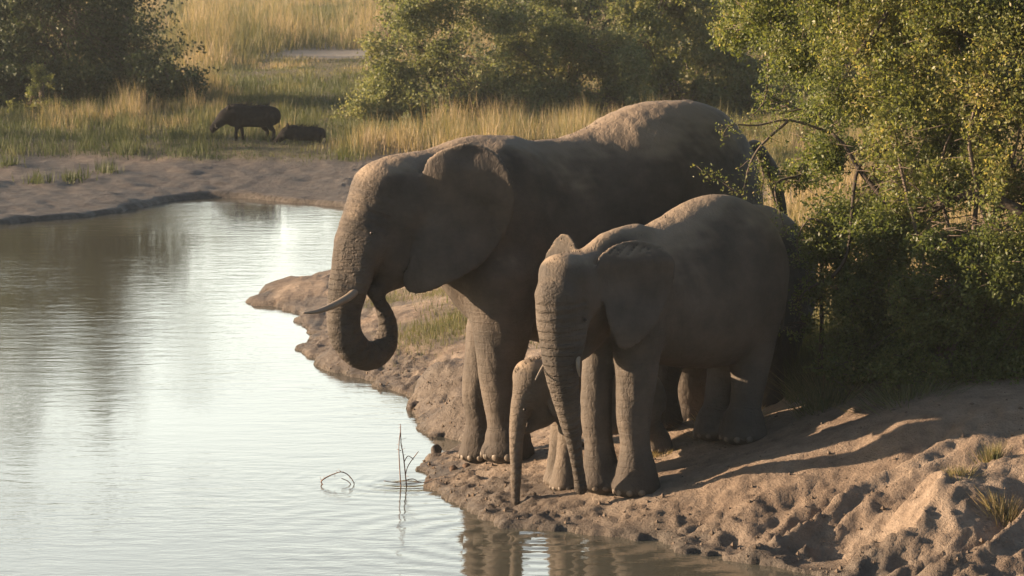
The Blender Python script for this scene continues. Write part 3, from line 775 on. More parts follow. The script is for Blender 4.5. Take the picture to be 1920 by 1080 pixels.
# ---------------------------------------------------------------- the one hidden behind it
def hidden_elephant():
    p0, p1 = unz(1255, 806, .53), unz(1455, 772, .60)
    dx, dy = (p1-p0)[:2]; a = atan2(dy, dx); n = np.array([sin(a), -cos(a), 0])
    pl = Plane(p0-n*.17, a); m = pl.ppm()
    root = empty('elephant', tuple(np.round([pl.o[0]+.5, pl.o[1]+.3, .5], 3)),
        label='dark elephant mostly hidden behind the half grown one, only its rump and legs showing', cat='elephant', group='elephants drinking at the bank')
    S = SDF((.2, 32.2, .25), (3.15, 35.6, 2.6), .021); keep = []; bots = []
    S.torso(pl, [(1215,470,640,.24),(1260,440,670,.34),(1310,412,688,.41),(1360,392,692,.44),(1400,384,686,.44),(1440,388,660,.40),(1470,405,620,.34),(1494,436,570,.25),(1508,470,530,.15),(1514,500,515,.05)], .08, .12)
    S.ball(pl.pt(1465, 530, .16), (.28, .20, .42), (pl.f, pl.n, Zu), .16)
    S.ball(pl.pt(1190, 530), (.30, .24, .30), (pl.f, pl.n, Zu), .12)
    S.ball(pl.pt(1215, 540), (.30, .24, .30), (pl.f, pl.n, Zu), .12)
    tr = [(1165,540,32),(1160,590,28),(1168,630,23),(1188,640,18),(1195,612,14)]
    S.chain([pl.pt(x,y) for x,y,r in tr], [r/m for x,y,r in tr], .05, 5, None, kp := []); keep.append((kp[0][0], kp[0][1], .7))
    e0 = pl.pt(1200, 540, .26); ep = plane2(e0, pl.pt(1300, 540, .46))
    S.sheet(ep, [(1195,500),(1230,485),(1280,490),(1300,540),(1280,600),(1240,640),(1210,610),(1200,560)], .016, None, .03)
    e0 = pl.pt(1200, 540, -.26); ep = plane2(e0, pl.pt(1290, 540, -.46))
    S.sheet(ep, [(1195,500),(1230,485),(1270,490),(1285,540),(1265,600),(1235,640),(1210,610),(1200,560)], .016, None, .03)
    bots.append(leg(S, pl, [(1262,600,46),(1250,680,32),(1246,730,25)], (1250,803,30), .17, keep, .08))
    bots.append(leg(S, pl, [(1245,600,44),(1232,680,32),(1226,730,26)], (1218,795,30), -.15, keep, .08))
    bots.append(leg(S, pl, [(1478,560,52),(1472,630,36),(1460,690,27),(1452,730,24)], (1452,770,27), .16, keep, .08))
    bots.append(leg(S, pl, [(1442,560,50),(1436,640,38),(1420,700,30)], (1405,768,30), -.16, keep, .08))
    S.chain([pl.pt(1512,470), pl.pt(1518,520), pl.pt(1514,590)], [.04,.025,.015], .04, 4)
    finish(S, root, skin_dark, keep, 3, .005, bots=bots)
    for sg in (1, -1): tusk(root, [pl.pt(1175,590,.12*sg), pl.pt(1160,605,.15*sg), pl.pt(1150,612,.16*sg)], [.022,.016,.006])
    eye(root, pl.pt(1172, 530, .225), .018); eye(root, pl.pt(1172, 530, -.225), .018)
    for f, fr in bots: nails(root, pl, f, fr, 4, 1, .1)
    hairs([pl.pt(1514,592)], 40, .2, .003, hair_m, 'tail_hair', root, tuple(root.location), (.05, 0, -1), 8)
# ---------------------------------------------------------------- the calf
def calf():
    a = R(38); n = np.array([sin(a), -cos(a), 0]); B = unz(1064, 922, .15)
    pl = Plane(B-n*.10, a); m = pl.ppm()
    root = empty('elephant', tuple(np.round([pl.o[0]+.3, pl.o[1]+.2, .25], 3)),
        label='small calf between the bigger elephants with its straight trunk touching the mud', cat='elephant', group='elephants drinking at the bank')
    S = SDF((-.35, 31.5, .0), (1.55, 33.9, 1.75), .0135); keep = []; bots = []
    S.torso(pl, [(1025,668,770,.13),(1055,655,800,.21),(1095,648,812,.26),(1140,650,815,.28),(1180,662,806,.27),(1210,685,790,.22),(1232,720,770,.13),(1240,745,755,.05)], .06, .12)
    hp = Plane(pl.pt(1005, 735), R(44)); H = hp.pt
    S.chain([H(1005,732), pl.pt(1035,730), pl.pt(1070,730)], [.16,.18,.20], .08, 4)
    S.ball(H(1008, 722), (.215, .19, .225), (hp.f, hp.n, Zu), .06, pw=2.3)
    S.ball(H(992, 700), (.11, .13, .11), (hp.f, hp.n, Zu), .07)
    S.ball(H(1012, 772), (.165, .15, .14), (hp.f, hp.n, Zu), .07)
    tr = [(985,725,22),(976,765,19),(970,800,15.5),(968,832,13),(968,865,11.5),(967,900,10),(967,930,8.5),(968,948,7),(972,960,6)]
    S.chain([H(x,y) for x,y,r in tr], [r/m for x,y,r in tr], .04, 5, None, kp := []); keep.append((kp[0][0], kp[0][1], .35))
    S.chain([H(1008,785), H(996,800), H(988,808)], [.075,.05,.03], .05, 4)
    e0 = H(1022, 730, .155); ep = plane2(e0, pl.pt(1085, 730, .30))
    S.sheet(ep, [(1018,700),(1045,690),(1075,700),(1082,730),(1068,765),(1045,785),(1028,770),(1020,735)], .011, lambda u, v: .015*np.sin(v*7), .02)
    e0 = H(1018, 730, -.155); ep = plane2(e0, pl.pt(1060, 730, -.30))
    S.sheet(ep, [(1010,690),(1030,676),(1050,682),(1058,720),(1048,760),(1030,780),(1014,760),(1008,720)], .011, None, .02)
    bots.append(leg(S, pl, [(1076,770,26),(1068,815,23),(1062,860,21)], (1064,920,28), .10, keep, .05))
    bots.append(leg(S, pl, [(1060,770,26),(1052,815,22),(1047,855,20)], (1046,909,23), -.09, keep, .05))
    bots.append(leg(S, pl, [(1208,745,34),(1215,790,24)], (1235,848,25), .10, keep, .05))
    bots.append(leg(S, pl, [(1195,745,34),(1196,790,24)], (1200,842,25), -.10, keep, .05))
    S.chain([pl.pt(1236,720), pl.pt(1246,760), pl.pt(1244,800)], [.025,.016,.01], .03, 4)
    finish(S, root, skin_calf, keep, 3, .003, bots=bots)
    eye(root, H(984, 768, .125), .015)
    for f, fr in bots: nails(root, pl, f, fr, 4, 1, .25)
    hairs([H(x, np.interp(x, [965,990,1020], [700,680,672]), random.uniform(-.08,.08)) for x in range(966, 1024)], 260, .05, .0016, hair_m, 'head_hair', root, tuple(root.location), (-.4, 0, 1), 9)
big_elephant(); young_elephant(); hidden_elephant(); calf()

def G(px, py):       # ground point seen at this pixel
    z = .7
    for _ in range(6): p = unz(px, py, z); z = float(ground_at(p[0], p[1])[0])
    return p

# ================================================================== WARTHOGS
hog_m = mat_plain('warthog_hide', (.018, .015, .014), .8, .15, .35, 14, .01)
HOGS = []
def warthog(px, top, bot, px_head, snout, fat, label, low_head):
    """px: rump x, px_head: shoulder x; all photo px at the animal's distance"""
    base = G((px+px_head)/2, bot); d = base[1]
    pl = Plane(base, R(8)); m = FP/d
    L = (px-px_head)/m; Ht = (bot-top)/m
    root = empty('warthog', tuple(np.round(base, 3)), label=label, cat='warthog', group='warthogs walking in the grass')
    HOGS.append((base[0], base[1], L*.75))
    def P(u, w, h): return base + pl.f*u*L + pl.n*w*Ht + Zu*h*Ht     # u in body lengths forward of centre
    lo = base + [-L*.75, -Ht, -.1]; lo[0] = min(P(1.2,0,0)[0], P(-.8,0,0)[0])-.1; hi = base+[0, Ht, Ht*1.3]; hi[0] = max(P(1.2,0,0)[0], P(-.8,0,0)[0])+.1
    S = SDF(lo, hi, .018)
    S.chain([P(-.44,0,.66), P(-.2,0,.66), P(.1,0,.66), P(.38,0,.68), P(.52,0,.68)], [q*fat*Ht for q in (.26,.30,.29,.32,.26)], .05, 4, (pl.n, .7))
    hx = snout
    S.chain([P(.45,0,.74), P(.66,0,.70 if not low_head else .66), P(.66+.22*hx,0,.50), P(.66+.42*hx,0,.34)], [q*min(1, fat*1.08)*Ht for q in (.25,.20,.14,.10)], .03, 4)
    S.ball(P(.66+.44*hx,0,.31), (.05*Ht,.12*Ht,.11*Ht), (pl.f, pl.n, Zu), .02)
    for sg in (1,-1):
        S.ball(P(.70,.13*sg,.60), (.07*Ht,.06*Ht,.06*Ht), (pl.f, pl.n, Zu), .03)
        S.chain([P(.60,.13*sg,.86), P(.585,.19*sg,.99)], [.055*Ht,.018*Ht], .02, 2)
        ph = .07*sg
        S.chain([P(.34,.12*sg,.55), P(.34+ph,.12*sg,.30), P(.33+ph*1.3,.12*sg,.03)], [.12*Ht,.055*Ht,.045*Ht], .03, 4)
        S.chain([P(-.38,.12*sg,.60), P(-.33-ph,.12*sg,.38), P(-.42-ph,.12*sg,.24), P(-.38-ph,.12*sg,.03)], [.16*Ht,.085*Ht,.05*Ht,.045*Ht], .03, 4)
    S.chain([P(-.55,0,.78), P(-.62,0,.62), P(-.64,0,.42)], [.03*Ht,.018*Ht,.015*Ht], .02, 3)
    V, F = S.mesh(2); mesh_np('body', V, F, hog_m, root, tuple(root.location))
    rg = np.random.RandomState(3)
    pts = [P(u, rg.uniform(-.05,.05), .64+.30*fat+.015*sin(u*9)) for u in np.linspace(.60, -.35, 60)]
    hairs(pts, 160, .13*Ht+.03, .006, hair_m, 'mane', root, tuple(root.location), tuple(pl.f*-.8+Zu*.7), 5)
    hairs([P(-.64,0,.42)], 24, .10, .005, hair_m, 'tail_tuft', root, tuple(root.location), (0,0,-1), 6)
    for sg in (1,-1):
        V, F = tube([P(.66+.30*hx,.09*sg,.36), P(.66+.36*hx,.17*sg,.38), P(.66+.36*hx,.19*sg,.46)], [.018*Ht,.015*Ht,.004], 6, 3)
        py_mesh('tusk', V, F, ivory, root, tuple(root.location))
        V, F = blob(P(.72,.135*sg,.72), (.018,)*3, seg=8, rings=4); py_mesh('eye', V, F, eye_m, root, tuple(root.location))
warthog(514, 194, 264, 436, .72, 1, 'larger black warthog walking head down ahead of the smaller one in the grass', True)
warthog(603, 230, 291, 545, .95, .74, 'smaller warthog standing behind the larger one, legs hidden in tall grass', False)

# ================================================================== VEGETATION
def leaf_quads(P, size, rg, aspect=.5, flat=.0, cup=0):
    """one folded leaf (two triangles) per point"""
    n = len(P); d = rg.normal(0, 1, (n,3)); d[:,2] *= (1-flat*.5); d /= np.linalg.norm(d, axis=1)[:,None]
    e = rg.normal(0, 1, (n,3)); e -= (e*d).sum(1)[:,None]*d; e /= np.linalg.norm(e, axis=1)[:,None]
    s = (size*rg.uniform(.6, 1.25, n))[:,None]
    V = np.empty((n,4,3)); V[:,0] = P-d*s*.5; V[:,1] = P+e*s*aspect*.5; V[:,2] = P+d*s*.5; V[:,3] = P-e*s*aspect*.5
    return V.reshape(-1,3), np.arange(n*4).reshape(n,4)
def skeleton(base, tips, rg, r0, twigs=None, bend=.15, seg=6):
    """a few stems from the base, limbs to each clump"""
    parts = []; base = np.array(base)
    for t, rr in tips:
        t = np.array(t); L = np.linalg.norm(t-base); mid = base + (t-base)*.45 + rg.normal(0, bend*L*.25, 3) + np.array([0,0,.10*L])
        parts.append(tube([base+rg.normal(0, r0, 3)*[1,1,0]-[0,0,.08], base+(mid-base)*.5+rg.normal(0,.04*L,3), mid, mid+(t-mid)*.5+rg.normal(0,.06*L,3), t], [r0*rr, r0*rr*.8, r0*rr*.6, r0*rr*.4, r0*rr*.18], seg, 3))
    return parts
def bush(name, base, blobs, nleaf, lsize, mat, bark, label, cat, group=None, seed=0, r0=.06, ntwig=0, hole=.0, aspect=.5, nscale=2.0, stems=8, sub=.5):
    rg = np.random.RandomState(seed); base = np.array(base, float)
    root = empty(name, tuple(np.round(base, 3)), label=label, cat=cat, group=group)
    vol = np.array([b[3]*b[3]*b[4] if len(b) > 4 else b[3]**3 for b in blobs]); cnt = np.maximum((nleaf*vol**.75/(vol**.75).sum()), 40).astype(int)
    PP = []; tw = []
    for (bl, n) in zip(blobs, cnt):
        c = np.array(bl[:3]); rx = bl[3]; rz = bl[4] if len(bl) > 4 else rx*.8
        # sprays: leaves strung along twigs that run outward from the clump
        nt_ = max(5, n//38)
        d = rg.normal(0, 1, (nt_,3)); d[:,2] = d[:,2]*.8+.15; d /= np.linalg.norm(d, axis=1)[:,None]
        st = c + rg.normal(0, .30, (nt_,3))*[rx,rx,rz]; L = rg.uniform(.45, 1.05, nt_)[:,None]*np.array([[rx,rx,rz]])
        en = st + d*L; en[:,2] -= .12*rx*rg.uniform(0,1,nt_)
        k = rg.randint(0, nt_, n); t = rg.uniform(0, 1, n)**.75
        p = st[k] + (en[k]-st[k])*t[:,None] + rg.normal(0, .055*rx+lsize*.8, (n,3))*(1.15-.6*t)[:,None]
        if hole > 0:
            f = fbm(p[:,0]*nscale, p[:,1]*nscale, p[:,2]*nscale, 3, seed=seed+9); p = p[f > hole-.5]
        PP.append(p)
        for q in range(min(nt_, ntwig)): tw.append((st[q], en[q]))
    P = np.concatenate(PP)
    g = ground_at(P[:,0], P[:,1]); P = P[P[:,2] > g+.02]
    V, F = leaf_quads(P, lsize, rg, aspect)
    tint = np.clip(.5+.30*fbm(P[:,0]*1.3, P[:,1]*1.3, P[:,2]*1.3, 3, seed=seed)+rg.normal(0,.16,len(P)), 0, 1)
    mesh_np('crown', V, F, mat, root, tuple(root.location), False, fattr={'tint': tint})
    idx = sorted(range(len(blobs)), key=lambda i: -vol[i])[:stems]
    parts = skeleton(base, [(blobs[i][:3], 1.0 if j < 3 else .7) for j, i in enumerate(idx)], rg, r0)
    for i in range(len(blobs)):
        if i not in idx:
            c = np.array(blobs[i][:3]); j = min(idx, key=lambda q: np.linalg.norm(np.array(blobs[q][:3])-c)); o = np.array(blobs[j][:3])
            parts.append(tube([o, (o+c)/2+rg.normal(0,.08,3), c], [r0*.3, r0*.2, r0*.1], 5, 3))
    for a_, b_ in tw: parts.append(tube([a_, b_], [r0*.09+.002, .0015], 3, 1))
    V, F = join(parts); mesh_np('trunk', V, np.array(F), bark, root, tuple(root.location), True)
    return root
bark = mat_plain('bark', (.12, .095, .075), .85, .15, .4, 14, .01)
bark_dark = mat_plain('dark_bark', (.06, .048, .038), .85, .15, .4, 14, .01)
lf_olive = mat_leaf('olive_leaf', [(.1,(.115,.14,.06)),(.5,(.215,.235,.105)),(.9,(.35,.325,.17))], .46, .55, .3)
lf_dark = mat_leaf('dark_leaf', [(.1,(.030,.045,.018)),(.5,(.055,.078,.030)),(.9,(.11,.125,.05))], .25, .55, .3)
lf_mid = mat_leaf('mid_green_leaf', [(.1,(.10,.125,.045)),(.5,(.18,.20,.07)),(.9,(.30,.28,.12))], .45, .5, .35)
lf_near = mat_leaf('glossy_leaf', [(.1,(.08,.11,.035)),(.5,(.16,.19,.065)),(.85,(.27,.27,.10)),(1.0,(.40,.33,.15))], .56, .45, .4)

def W(px, py, d): 
    p = uny(px, py, d); return p
def blobs_px(rows): 
    """(px, py, distance, r_px [, rz_px])"""
    out = []
    for r in rows:
        p = uny(r[0], r[1], r[2]); m = FP/r[2]
        out.append((p[0], p[1], p[2], r[3]/m, (r[4] if len(r) > 4 else r[3]*.85)/m))
    return out
# near tree on the right bank
nb_ = [(1650,70,33.4,120),(1780,40,33.0,130),(1900,60,32.8,130),(1560,20,34.0,100),(1450,30,34.6,75),(1380,60,35.0,55,45),(1500,110,34.2,80,60),(1600,170,33.6,90),(1720,180,33.2,110),
  (1850,190,32.8,120),(1960,200,32.6,120),(1540,215,34.4,50,28),(1460,190,34.8,42,26),(1560,290,33.8,75,50),(1500,330,34.2,55,30),(1660,310,33.4,90),(1790,300,33.0,110),(1900,330,32.6,110),
  (1590,420,33.6,85),(1700,420,33.2,90),(1545,470,33.4,65,55),(1820,460,33.4,60,45),(1930,480,32.6,90),(1520,540,33.3,48,42),(1620,530,33.3,85),(1740,560,33.1,70),(1860,570,32.9,80,60),
  (1600,640,33.0,70,45),(1700,660,32.8,80,50),(1810,650,32.7,80,60),(1920,650,32.5,90,70),(2020,560,32.5,120),(2050,350,32.6,150),(2020,60,32.6,150),(1750,-90,33.0,170,110),(1930,-80,32.8,170,110),(1580,-70,33.6,130,90),
  (1580,690,32.8,55,35),(1680,700,32.5,60,40),(1760,690,32.4,70,50),(1850,700,32.3,70,45),(1940,710,32.2,80,50),(1830,610,32.4,80,60),(1740,620,32.5,60,50),(1500,610,33.3,40,30),(1660,480,33.0,60,50),(1880,420,32.3,90,60),(1740,380,32.7,70,50),(1700,560,32.5,60,50),(1790,540,32.3,70,60),(1870,520,32.2,80,60),(1760,450,32.4,70,50),(1640,440,32.9,60,50),(1700,330,32.8,70,55),(1590,560,32.9,50,45),(1690,240,33.0,60,50),(1960,560,32.1,70,60),
  (1380,-40,34.5,90,60),(1640,590,33.2,70,40),(1780,490,33.6,50,30)]
tb = G(1790, 722); tb[1] += .4
bush('tree', tb, blobs_px(nb_), 430000, .038, lf_near, bark, 'leafy glossy green tree hanging over the right bank beside the elephants', 'tree', None, 21, .03, 34, .15, .55, 3.2, 7)
# loose sprays of the same tree are part of its crown: drooping branch over the rump
def spray(root_o, chains, nleaf, lsize, seed):
    rg = np.random.RandomState(seed); PP = []; parts = []
    for ch in chains:
        pts = np.array([uny(x, y, d) for x, y, d in ch]); parts.append(tube(pts, list(np.linspace(.014, .003, len(pts))), 5, 4))
        Q, _ = catmull(pts, np.ones(len(pts)), 8); k = rg.randint(0, len(Q), nleaf)
        PP.append(Q[k]+rg.normal(0, .038, (nleaf,3)))
        for q in Q[::3]:
            e = q+rg.normal(0,.07,3); parts.append(tube([q, e], [.003,.001], 3, 1)); PP.append(e+rg.normal(0,.022,(8,3)))
    P = np.concatenate(PP); V, F = leaf_quads(P, lsize, rg, .5)
    mesh_np('branch_foliage', V, F, lf_near, root_o, tuple(root_o.location), False, fattr={'tint': np.clip(.55+rg.normal(0,.2,len(P)),0,1)})
    V, F = join(parts); mesh_np('branch', V, np.array(F), bark, root_o, tuple(root_o.location))
tree_o = [o for o in bpy.data.objects if o.name == 'tree'][0]
D1 = 33.6
spray(tree_o, [[(1560,250,33.7),(1480,225,D1),(1420,235,D1),(1370,235,33.5),(1352,262,33.4)],
  [(1480,225,D1),(1430,270,33.5),(1405,310,33.4),(1390,360,33.4),(1345,335,33.4),(1322,325,33.3)],
  [(1420,290,33.5),(1432,330,33.5),(1425,365,33.4)],[(1500,330,33.8),(1455,345,33.5),(1462,400,33.4),(1475,440,33.4)],
  [(1560,430,33.4),(1520,410,33.3),(1495,450,33.3),(1500,500,33.3)],[(1560,520,33.2),(1510,545,33.1),(1490,580,33.1)],
  [(1440,110,34.6),(1440,150,34.6),(1430,195,34.6),(1400,225,34.4)],[(1540,190,34.4),(1500,205,34.3),(1450,215,34.2)]], 210, .030, 31)
# the visible limbs
for ch, rr in [
  ([(1930,405,32.4),(1860,372,32.5),(1800,368,32.6),(1750,395,32.8)], (.055,.05,.042,.03)),
  ([(1700,420,33.1),(1620,330,33.3),(1585,275,33.5),(1560,250,33.6)], (.03,.022,.016,.012)),
  ([(1560,520,33.0),(1590,470,33.0),(1605,330,33.3),(1640,290,33.3),(1710,268,33.3)], (.018,.016,.016,.012,.007)),
  ([(1600,110,33.3),(1640,60,33.1),(1665,20,33.0)], (.022,.026,.02)),
  ([(1538,690,33.4),(1541,600,33.4),(1538,520,33.4),(1548,450,33.5)], (.022,.019,.016,.010)),
  ([(1820,500,33.0),(1870,470,33.1),(1930,460,33.1)], (.014,.016,.02))]:
    V, F = tube([uny(*q) for q in ch], list(rr), 8, 4)
    py_mesh('limb', V, F, bark_dark, tree_o, tuple(tree_o.location))

# ---------------------------------------------------------------- bushes beyond the water
def far_bush(name, px0, px1, py_base, d, height, nleaf, lsize, mat, label, cat, seed, group=None, nb=16, depth=3.0, low=.12, **kw):
    """a rounded thicket between two photo columns, its foot at distance d"""
    rg = np.random.RandomState(seed); x0, x1 = (px0-960)*d/FP, (px1-960)*d/FP; cx = (x0+x1)/2; wx_ = (x1-x0)/2
    gz = float(ground_at(cx, d)[0]); bl = []
    for i in range(nb):
        u = rg.uniform(-.78, .78); h = (1-abs(u)**3)*(low+(.84-low)*rg.uniform(0, 1)**1.25)
        r = wx_*rg.uniform(.22, .36); r = min(r, height*.27)
        bl.append((cx+u*wx_, d+depth*.5+rg.uniform(-.5,.5)*depth, gz+max(h*height, r*.55), r, r*.8))
    for i in range(nb//2+3):
        u = -.92+1.84*i/(nb//2+2); r = min(wx_*.24, height*.2)*rg.uniform(.8, 1.2); bl.append((cx+u*wx_, d+rg.uniform(-.05,.25)*depth, gz+r*rg.uniform(.3,.9), r, r*.9))
    return bush(name, (cx, d+depth*.5, gz), bl, nleaf, lsize, mat, kw.pop('bark', bark), label, cat, group, seed, kw.pop('r0', .09), kw.pop('ntwig', 14), kw.pop('hole', .2), .6, kw.pop('nscale', 1.0), kw.pop('stems', 7))
far_bush('bush', -130, 372, 190, 92, 5.3, 130000, .10, lf_dark, 'dark rounded bush at the left edge beyond the far shore', 'bush', 41, nb=56, r0=.05, depth=4.5, bark=bark_dark)
far_bush('bush', 20, 130, 200, 89.5, 1.25, 5000, .06, lf_mid, 'low bright green shrub in front of the dark bush at left', 'bush', 42, nb=7, depth=1.0)
far_bush('bush', 275, 362, 165, 91.5, 1.35, 2600, .05, lf_olive, 'low twiggy tan shrub at the right foot of the dark bush', 'bush', 43, nb=7, depth=1.0, ntwig=30)
far_bush('bush', 672, 985, 215, 86, 4.6, 100000, .085, lf_olive, 'feathery olive bush beyond the large elephant\'s neck, left end of the thicket', 'bush', 44, nb=52, r0=.045, depth=3.6)
far_bush('bush', 905, 1215, 212, 87.5, 4.4, 92000, .085, lf_olive, 'olive thorn bush beyond the large elephant\'s back, middle of the thicket', 'bush', 45, nb=50, r0=.045, depth=3.4)
far_bush('bush', 1150, 1460, 196, 90, 4.8, 72000, .11, lf_mid, 'darker green bush beyond the large elephant\'s rump', 'bush', 46, nb=44, r0=.05, depth=3.6)
far_bush('bush', 1420, 1800, 190, 97, 5.5, 50000, .13, lf_mid, 'green bush behind the leafy right hand tree', 'bush', 47, nb=34, r0=.05, depth=4)
far_bush('bush', 1720, 2120, 190, 99, 6.0, 40000, .15, lf_dark, 'dark bush behind the leafy tree at the top right corner', 'bush', 48, nb=30, r0=.05, depth=4, bark=bark_dark)
far_bush('bush', 840, 1330, 120, 108, 6.5, 44000, .15, lf_dark, 'dark tall thicket rising behind the olive bushes', 'bush', 49, nb=34, r0=.05, depth=4, bark=bark_dark)

def tall_tree(px, d, height, crown_w, nleaf, lsize, mat, label, seed, group, n=9, low=.45):
    rg = np.random.RandomState(seed); x = (px-960)*d/FP; gz = float(ground_at(x, d)[0]); bl = []
    for i in range(n):
        a_ = rg.uniform(0, 2*pi); q = rg.uniform(.1, .8); h = rg.uniform(low, .9)
        bl.append((x+cos(a_)*q*crown_w, d+sin(a_)*q*crown_w, gz+height*h, crown_w*rg.uniform(.32,.5), crown_w*.32))
    return bush('tree', (x, d, gz), bl, nleaf, lsize, mat, bark_dark, label, 'tree', group, seed, .16, 6, .25, .6, .6, 6)
# woodland beyond: out of the frame's top, mirrored in the water
for i, (px, d, h, w_) in enumerate([(-140,128,11.5,3.2),(20,124,12.5,3.0),(130,131,12.0,2.6),(235,126,11.0,3.0),(60,138,12.5,3.0),(180,140,10.5,2.8)]):
    tall_tree(px, d, h, w_, 9000, .16, lf_dark, 'tall %s woodland tree above the dark left bush, mirrored in the water' % ['leftmost', 'second', 'third', 'fourth', 'fifth', 'rightmost'][i], 60+i, 'woodland trees mirrored in the water')
for i, (px, d, h, w_) in enumerate([(330,240,17,4.5),(428,246,16,3.6),(655,240,15.5,4.5),(770,250,17,6)]):
    tall_tree(px, d, h, w_, 15000, .36, lf_dark, 'far woodland tree beyond the grassland, %s of the four' % ['leftmost', 'second', 'third', 'rightmost'][i], 70+i, 'woodland trees mirrored in the water', n=16, low=.06)
# woodland left of the frame: it throws the long evening shade over the far bank
for i, (x, y, h, w_) in enumerate([(-27,80,6.0,3.2),(-31,85.5,6.8,3.4),(-38,90,8.2,3.6),(-29,74.5,5.2,3.0),(-45,99,9.5,4.0),(-24,96,4.0,2.6),(-52,108,9.5,4.0),(-58,150,10,5)]):
    tall_tree(960+x*FP/y, y, h, w_, 8000, .17, lf_dark, 'woodland tree left of the far bank, %s' % ['nearly nearest the shore', 'just behind the shore trees', 'in the middle of the wood', 'nearest the shore', 'deep inside the wood', 'low and nearest the grassland', 'at the back of the wood', 'standing alone farthest back'][i], 80+i, 'woodland trees left of the far bank', n=12, low=.15)

# ---------------------------------------------------------------- grass
mgr = mat_leaf('grass_blade', [(0,(.055,.072,.032)),(.35,(.10,.115,.050)),(.6,(.19,.175,.085)),(.85,(.33,.255,.15)),(1,(.43,.32,.21))], .40, .6, .25)
def blades(name, X, Y, H, Wd, tint, label, seed, parent=None, lean=.35, origin=(0,0,0), **k):
    rg = np.random.RandomState(seed); n = len(X); Z = ground_at(X, Y)
    az = rg.uniform(0, 2*pi, n); ln = rg.normal(0, lean, (n,2))*H[:,None]*.6
    sx, sy = np.cos(az)*Wd, np.sin(az)*Wd
    V = np.empty((n,3,3)); V[:,0] = np.stack([X-sx, Y-sy, Z-.02], 1); V[:,1] = np.stack([X+sx, Y+sy, Z-.02], 1)
    V[:,2] = np.stack([X+ln[:,0], Y+ln[:,1], Z+H], 1)
    return mesh_np(name, V.reshape(-1,3), np.arange(n*3).reshape(n,3), mgr, parent, origin, False, fattr={'tint': tint}, label=label, kind='stuff', **k)
rg = np.random.RandomState(5)
# far grassland
n = 500000; u = rg.uniform(0, 1, n); Y = 1/(1/71 + u*(1/260-1/71)); X = rg.uniform(-1, 1, n)*(.155*Y+4.0)
cs = .75*Y/95; ci, cj = np.floor(X/cs), np.floor(Y/(cs*1.4))
cxx = (ci+.5+.42*_hash(ci.astype(np.int64), cj.astype(np.int64), 0, 5))*cs; cyy = (cj+.5+.42*_hash(ci.astype(np.int64), cj.astype(np.int64), 0, 6))*cs*1.4
snap = rg.uniform(0, 1, n) < .5; X = np.where(snap, cxx+rg.normal(0, .20, n)*Y/95, X); Y = np.where(snap, cyy+rg.normal(0, .3, n), Y)
CH = _hash(ci.astype(np.int64), cj.astype(np.int64), 0, 7)*np.where(snap, 1, .0); SNAP = snap
keep = (rg.uniform(0, 1, n) < grass_cover(X, Y)**1.3) & (sd_at(X, Y) > 1.0) & ~((np.abs(X+Y*0) < 0) )
CH, SNAP = CH[keep], SNAP[keep]; X, Y = X[keep], Y[keep]; PXX, PYY = px_of(X, Y, ground_at(X, Y))
t1 = fbm(X*.22, Y*.09, octv=4, seed=90); t2 = fbm(X*.8, Y*.4, octv=3, seed=91)
short = sstep(250, 272, PYY+14*t2)*sstep(560, 480, PXX)                 # cropped green lawn behind the clay
tall = sstep(-.25, .45, t1+.3*t2)*(1-short)
tuft = sstep(0, .5, fbm(X*2.2, Y*1.4, octv=2, seed=92))
H = (.10+.14*short+ (.13+.42*tall)*(1-short))*(1+.35*rg.normal(0, 1, len(X)).clip(-1.5, 1.8))*(.7+.5*tuft)
H = np.clip(H, .05, 1.1)*np.clip(.75+(Y-75)*.005, .75, 1.2)*np.where(SNAP, .95+.35*CH, .72)
infront = sstep(108, 114, Y)*sstep(137, 133, Y)*sstep(-9.2, -7.8, X)*sstep(-3.4, -4.4, X); H *= 1-.75*infront
tus = np.exp(-(((X+10.2)/2.6)**4+((Y-140)/9.0)**4)) + .8*np.exp(-(((X+8.0)/5.0)**4+((Y-172)/9.0)**4)); H = H*(1-np.clip(tus,0,1))+np.clip(tus,0,1)*(.9+.5*tuft)*(1+.25*t2)
tall = np.maximum(tall, tus*.62)
for hx, hy, hw_ in HOGS: H *= 1-.60*np.exp(-((X-hx+.12)/(hw_*1.25))**4)*sstep(hy-7, hy-5, Y)*sstep(hy+1.1, hy+.6, Y)
tint = np.clip(.36+.34*tall+.16*CH+.22*t2-.24*short+rg.normal(0, .13, len(X)), 0, 1)
blades('grass', X, Y, H, .010*Y/85*rg.uniform(.6, 1.3, len(X)), tint, 'tall straw coloured and green grass on the far bank', 7)
# tan grass on the land behind the elephants, and green patches on the spit
n = 150000; Y = rg.uniform(36.5, 73, n); X = rg.uniform(-3, 11, n)*Y/50
keep = (rg.uniform(0, 1, n) < grass_cover(X, Y)) & (sd_at(X, Y) > .9) & (X < .155*Y+.6); X, Y = X[keep], Y[keep]
t1 = fbm(X*.8, Y*.4, octv=3, seed=94); right = sstep(1.0, 2.2, X)
H = (.10+.28*right*sstep(-.4,.5,t1))*(1+.35*rg.normal(0, 1, len(X)).clip(-1.5, 1.8)); H = np.clip(H, .04, .8)
blades('grass', X, Y, H, .0065*Y/45*rg.uniform(.6,1.3,len(X)), np.clip(.40+.36*right+.2*t1+rg.normal(0,.12,len(X)),0,1), 'dry tan grass on the level ground behind the elephants', 8)
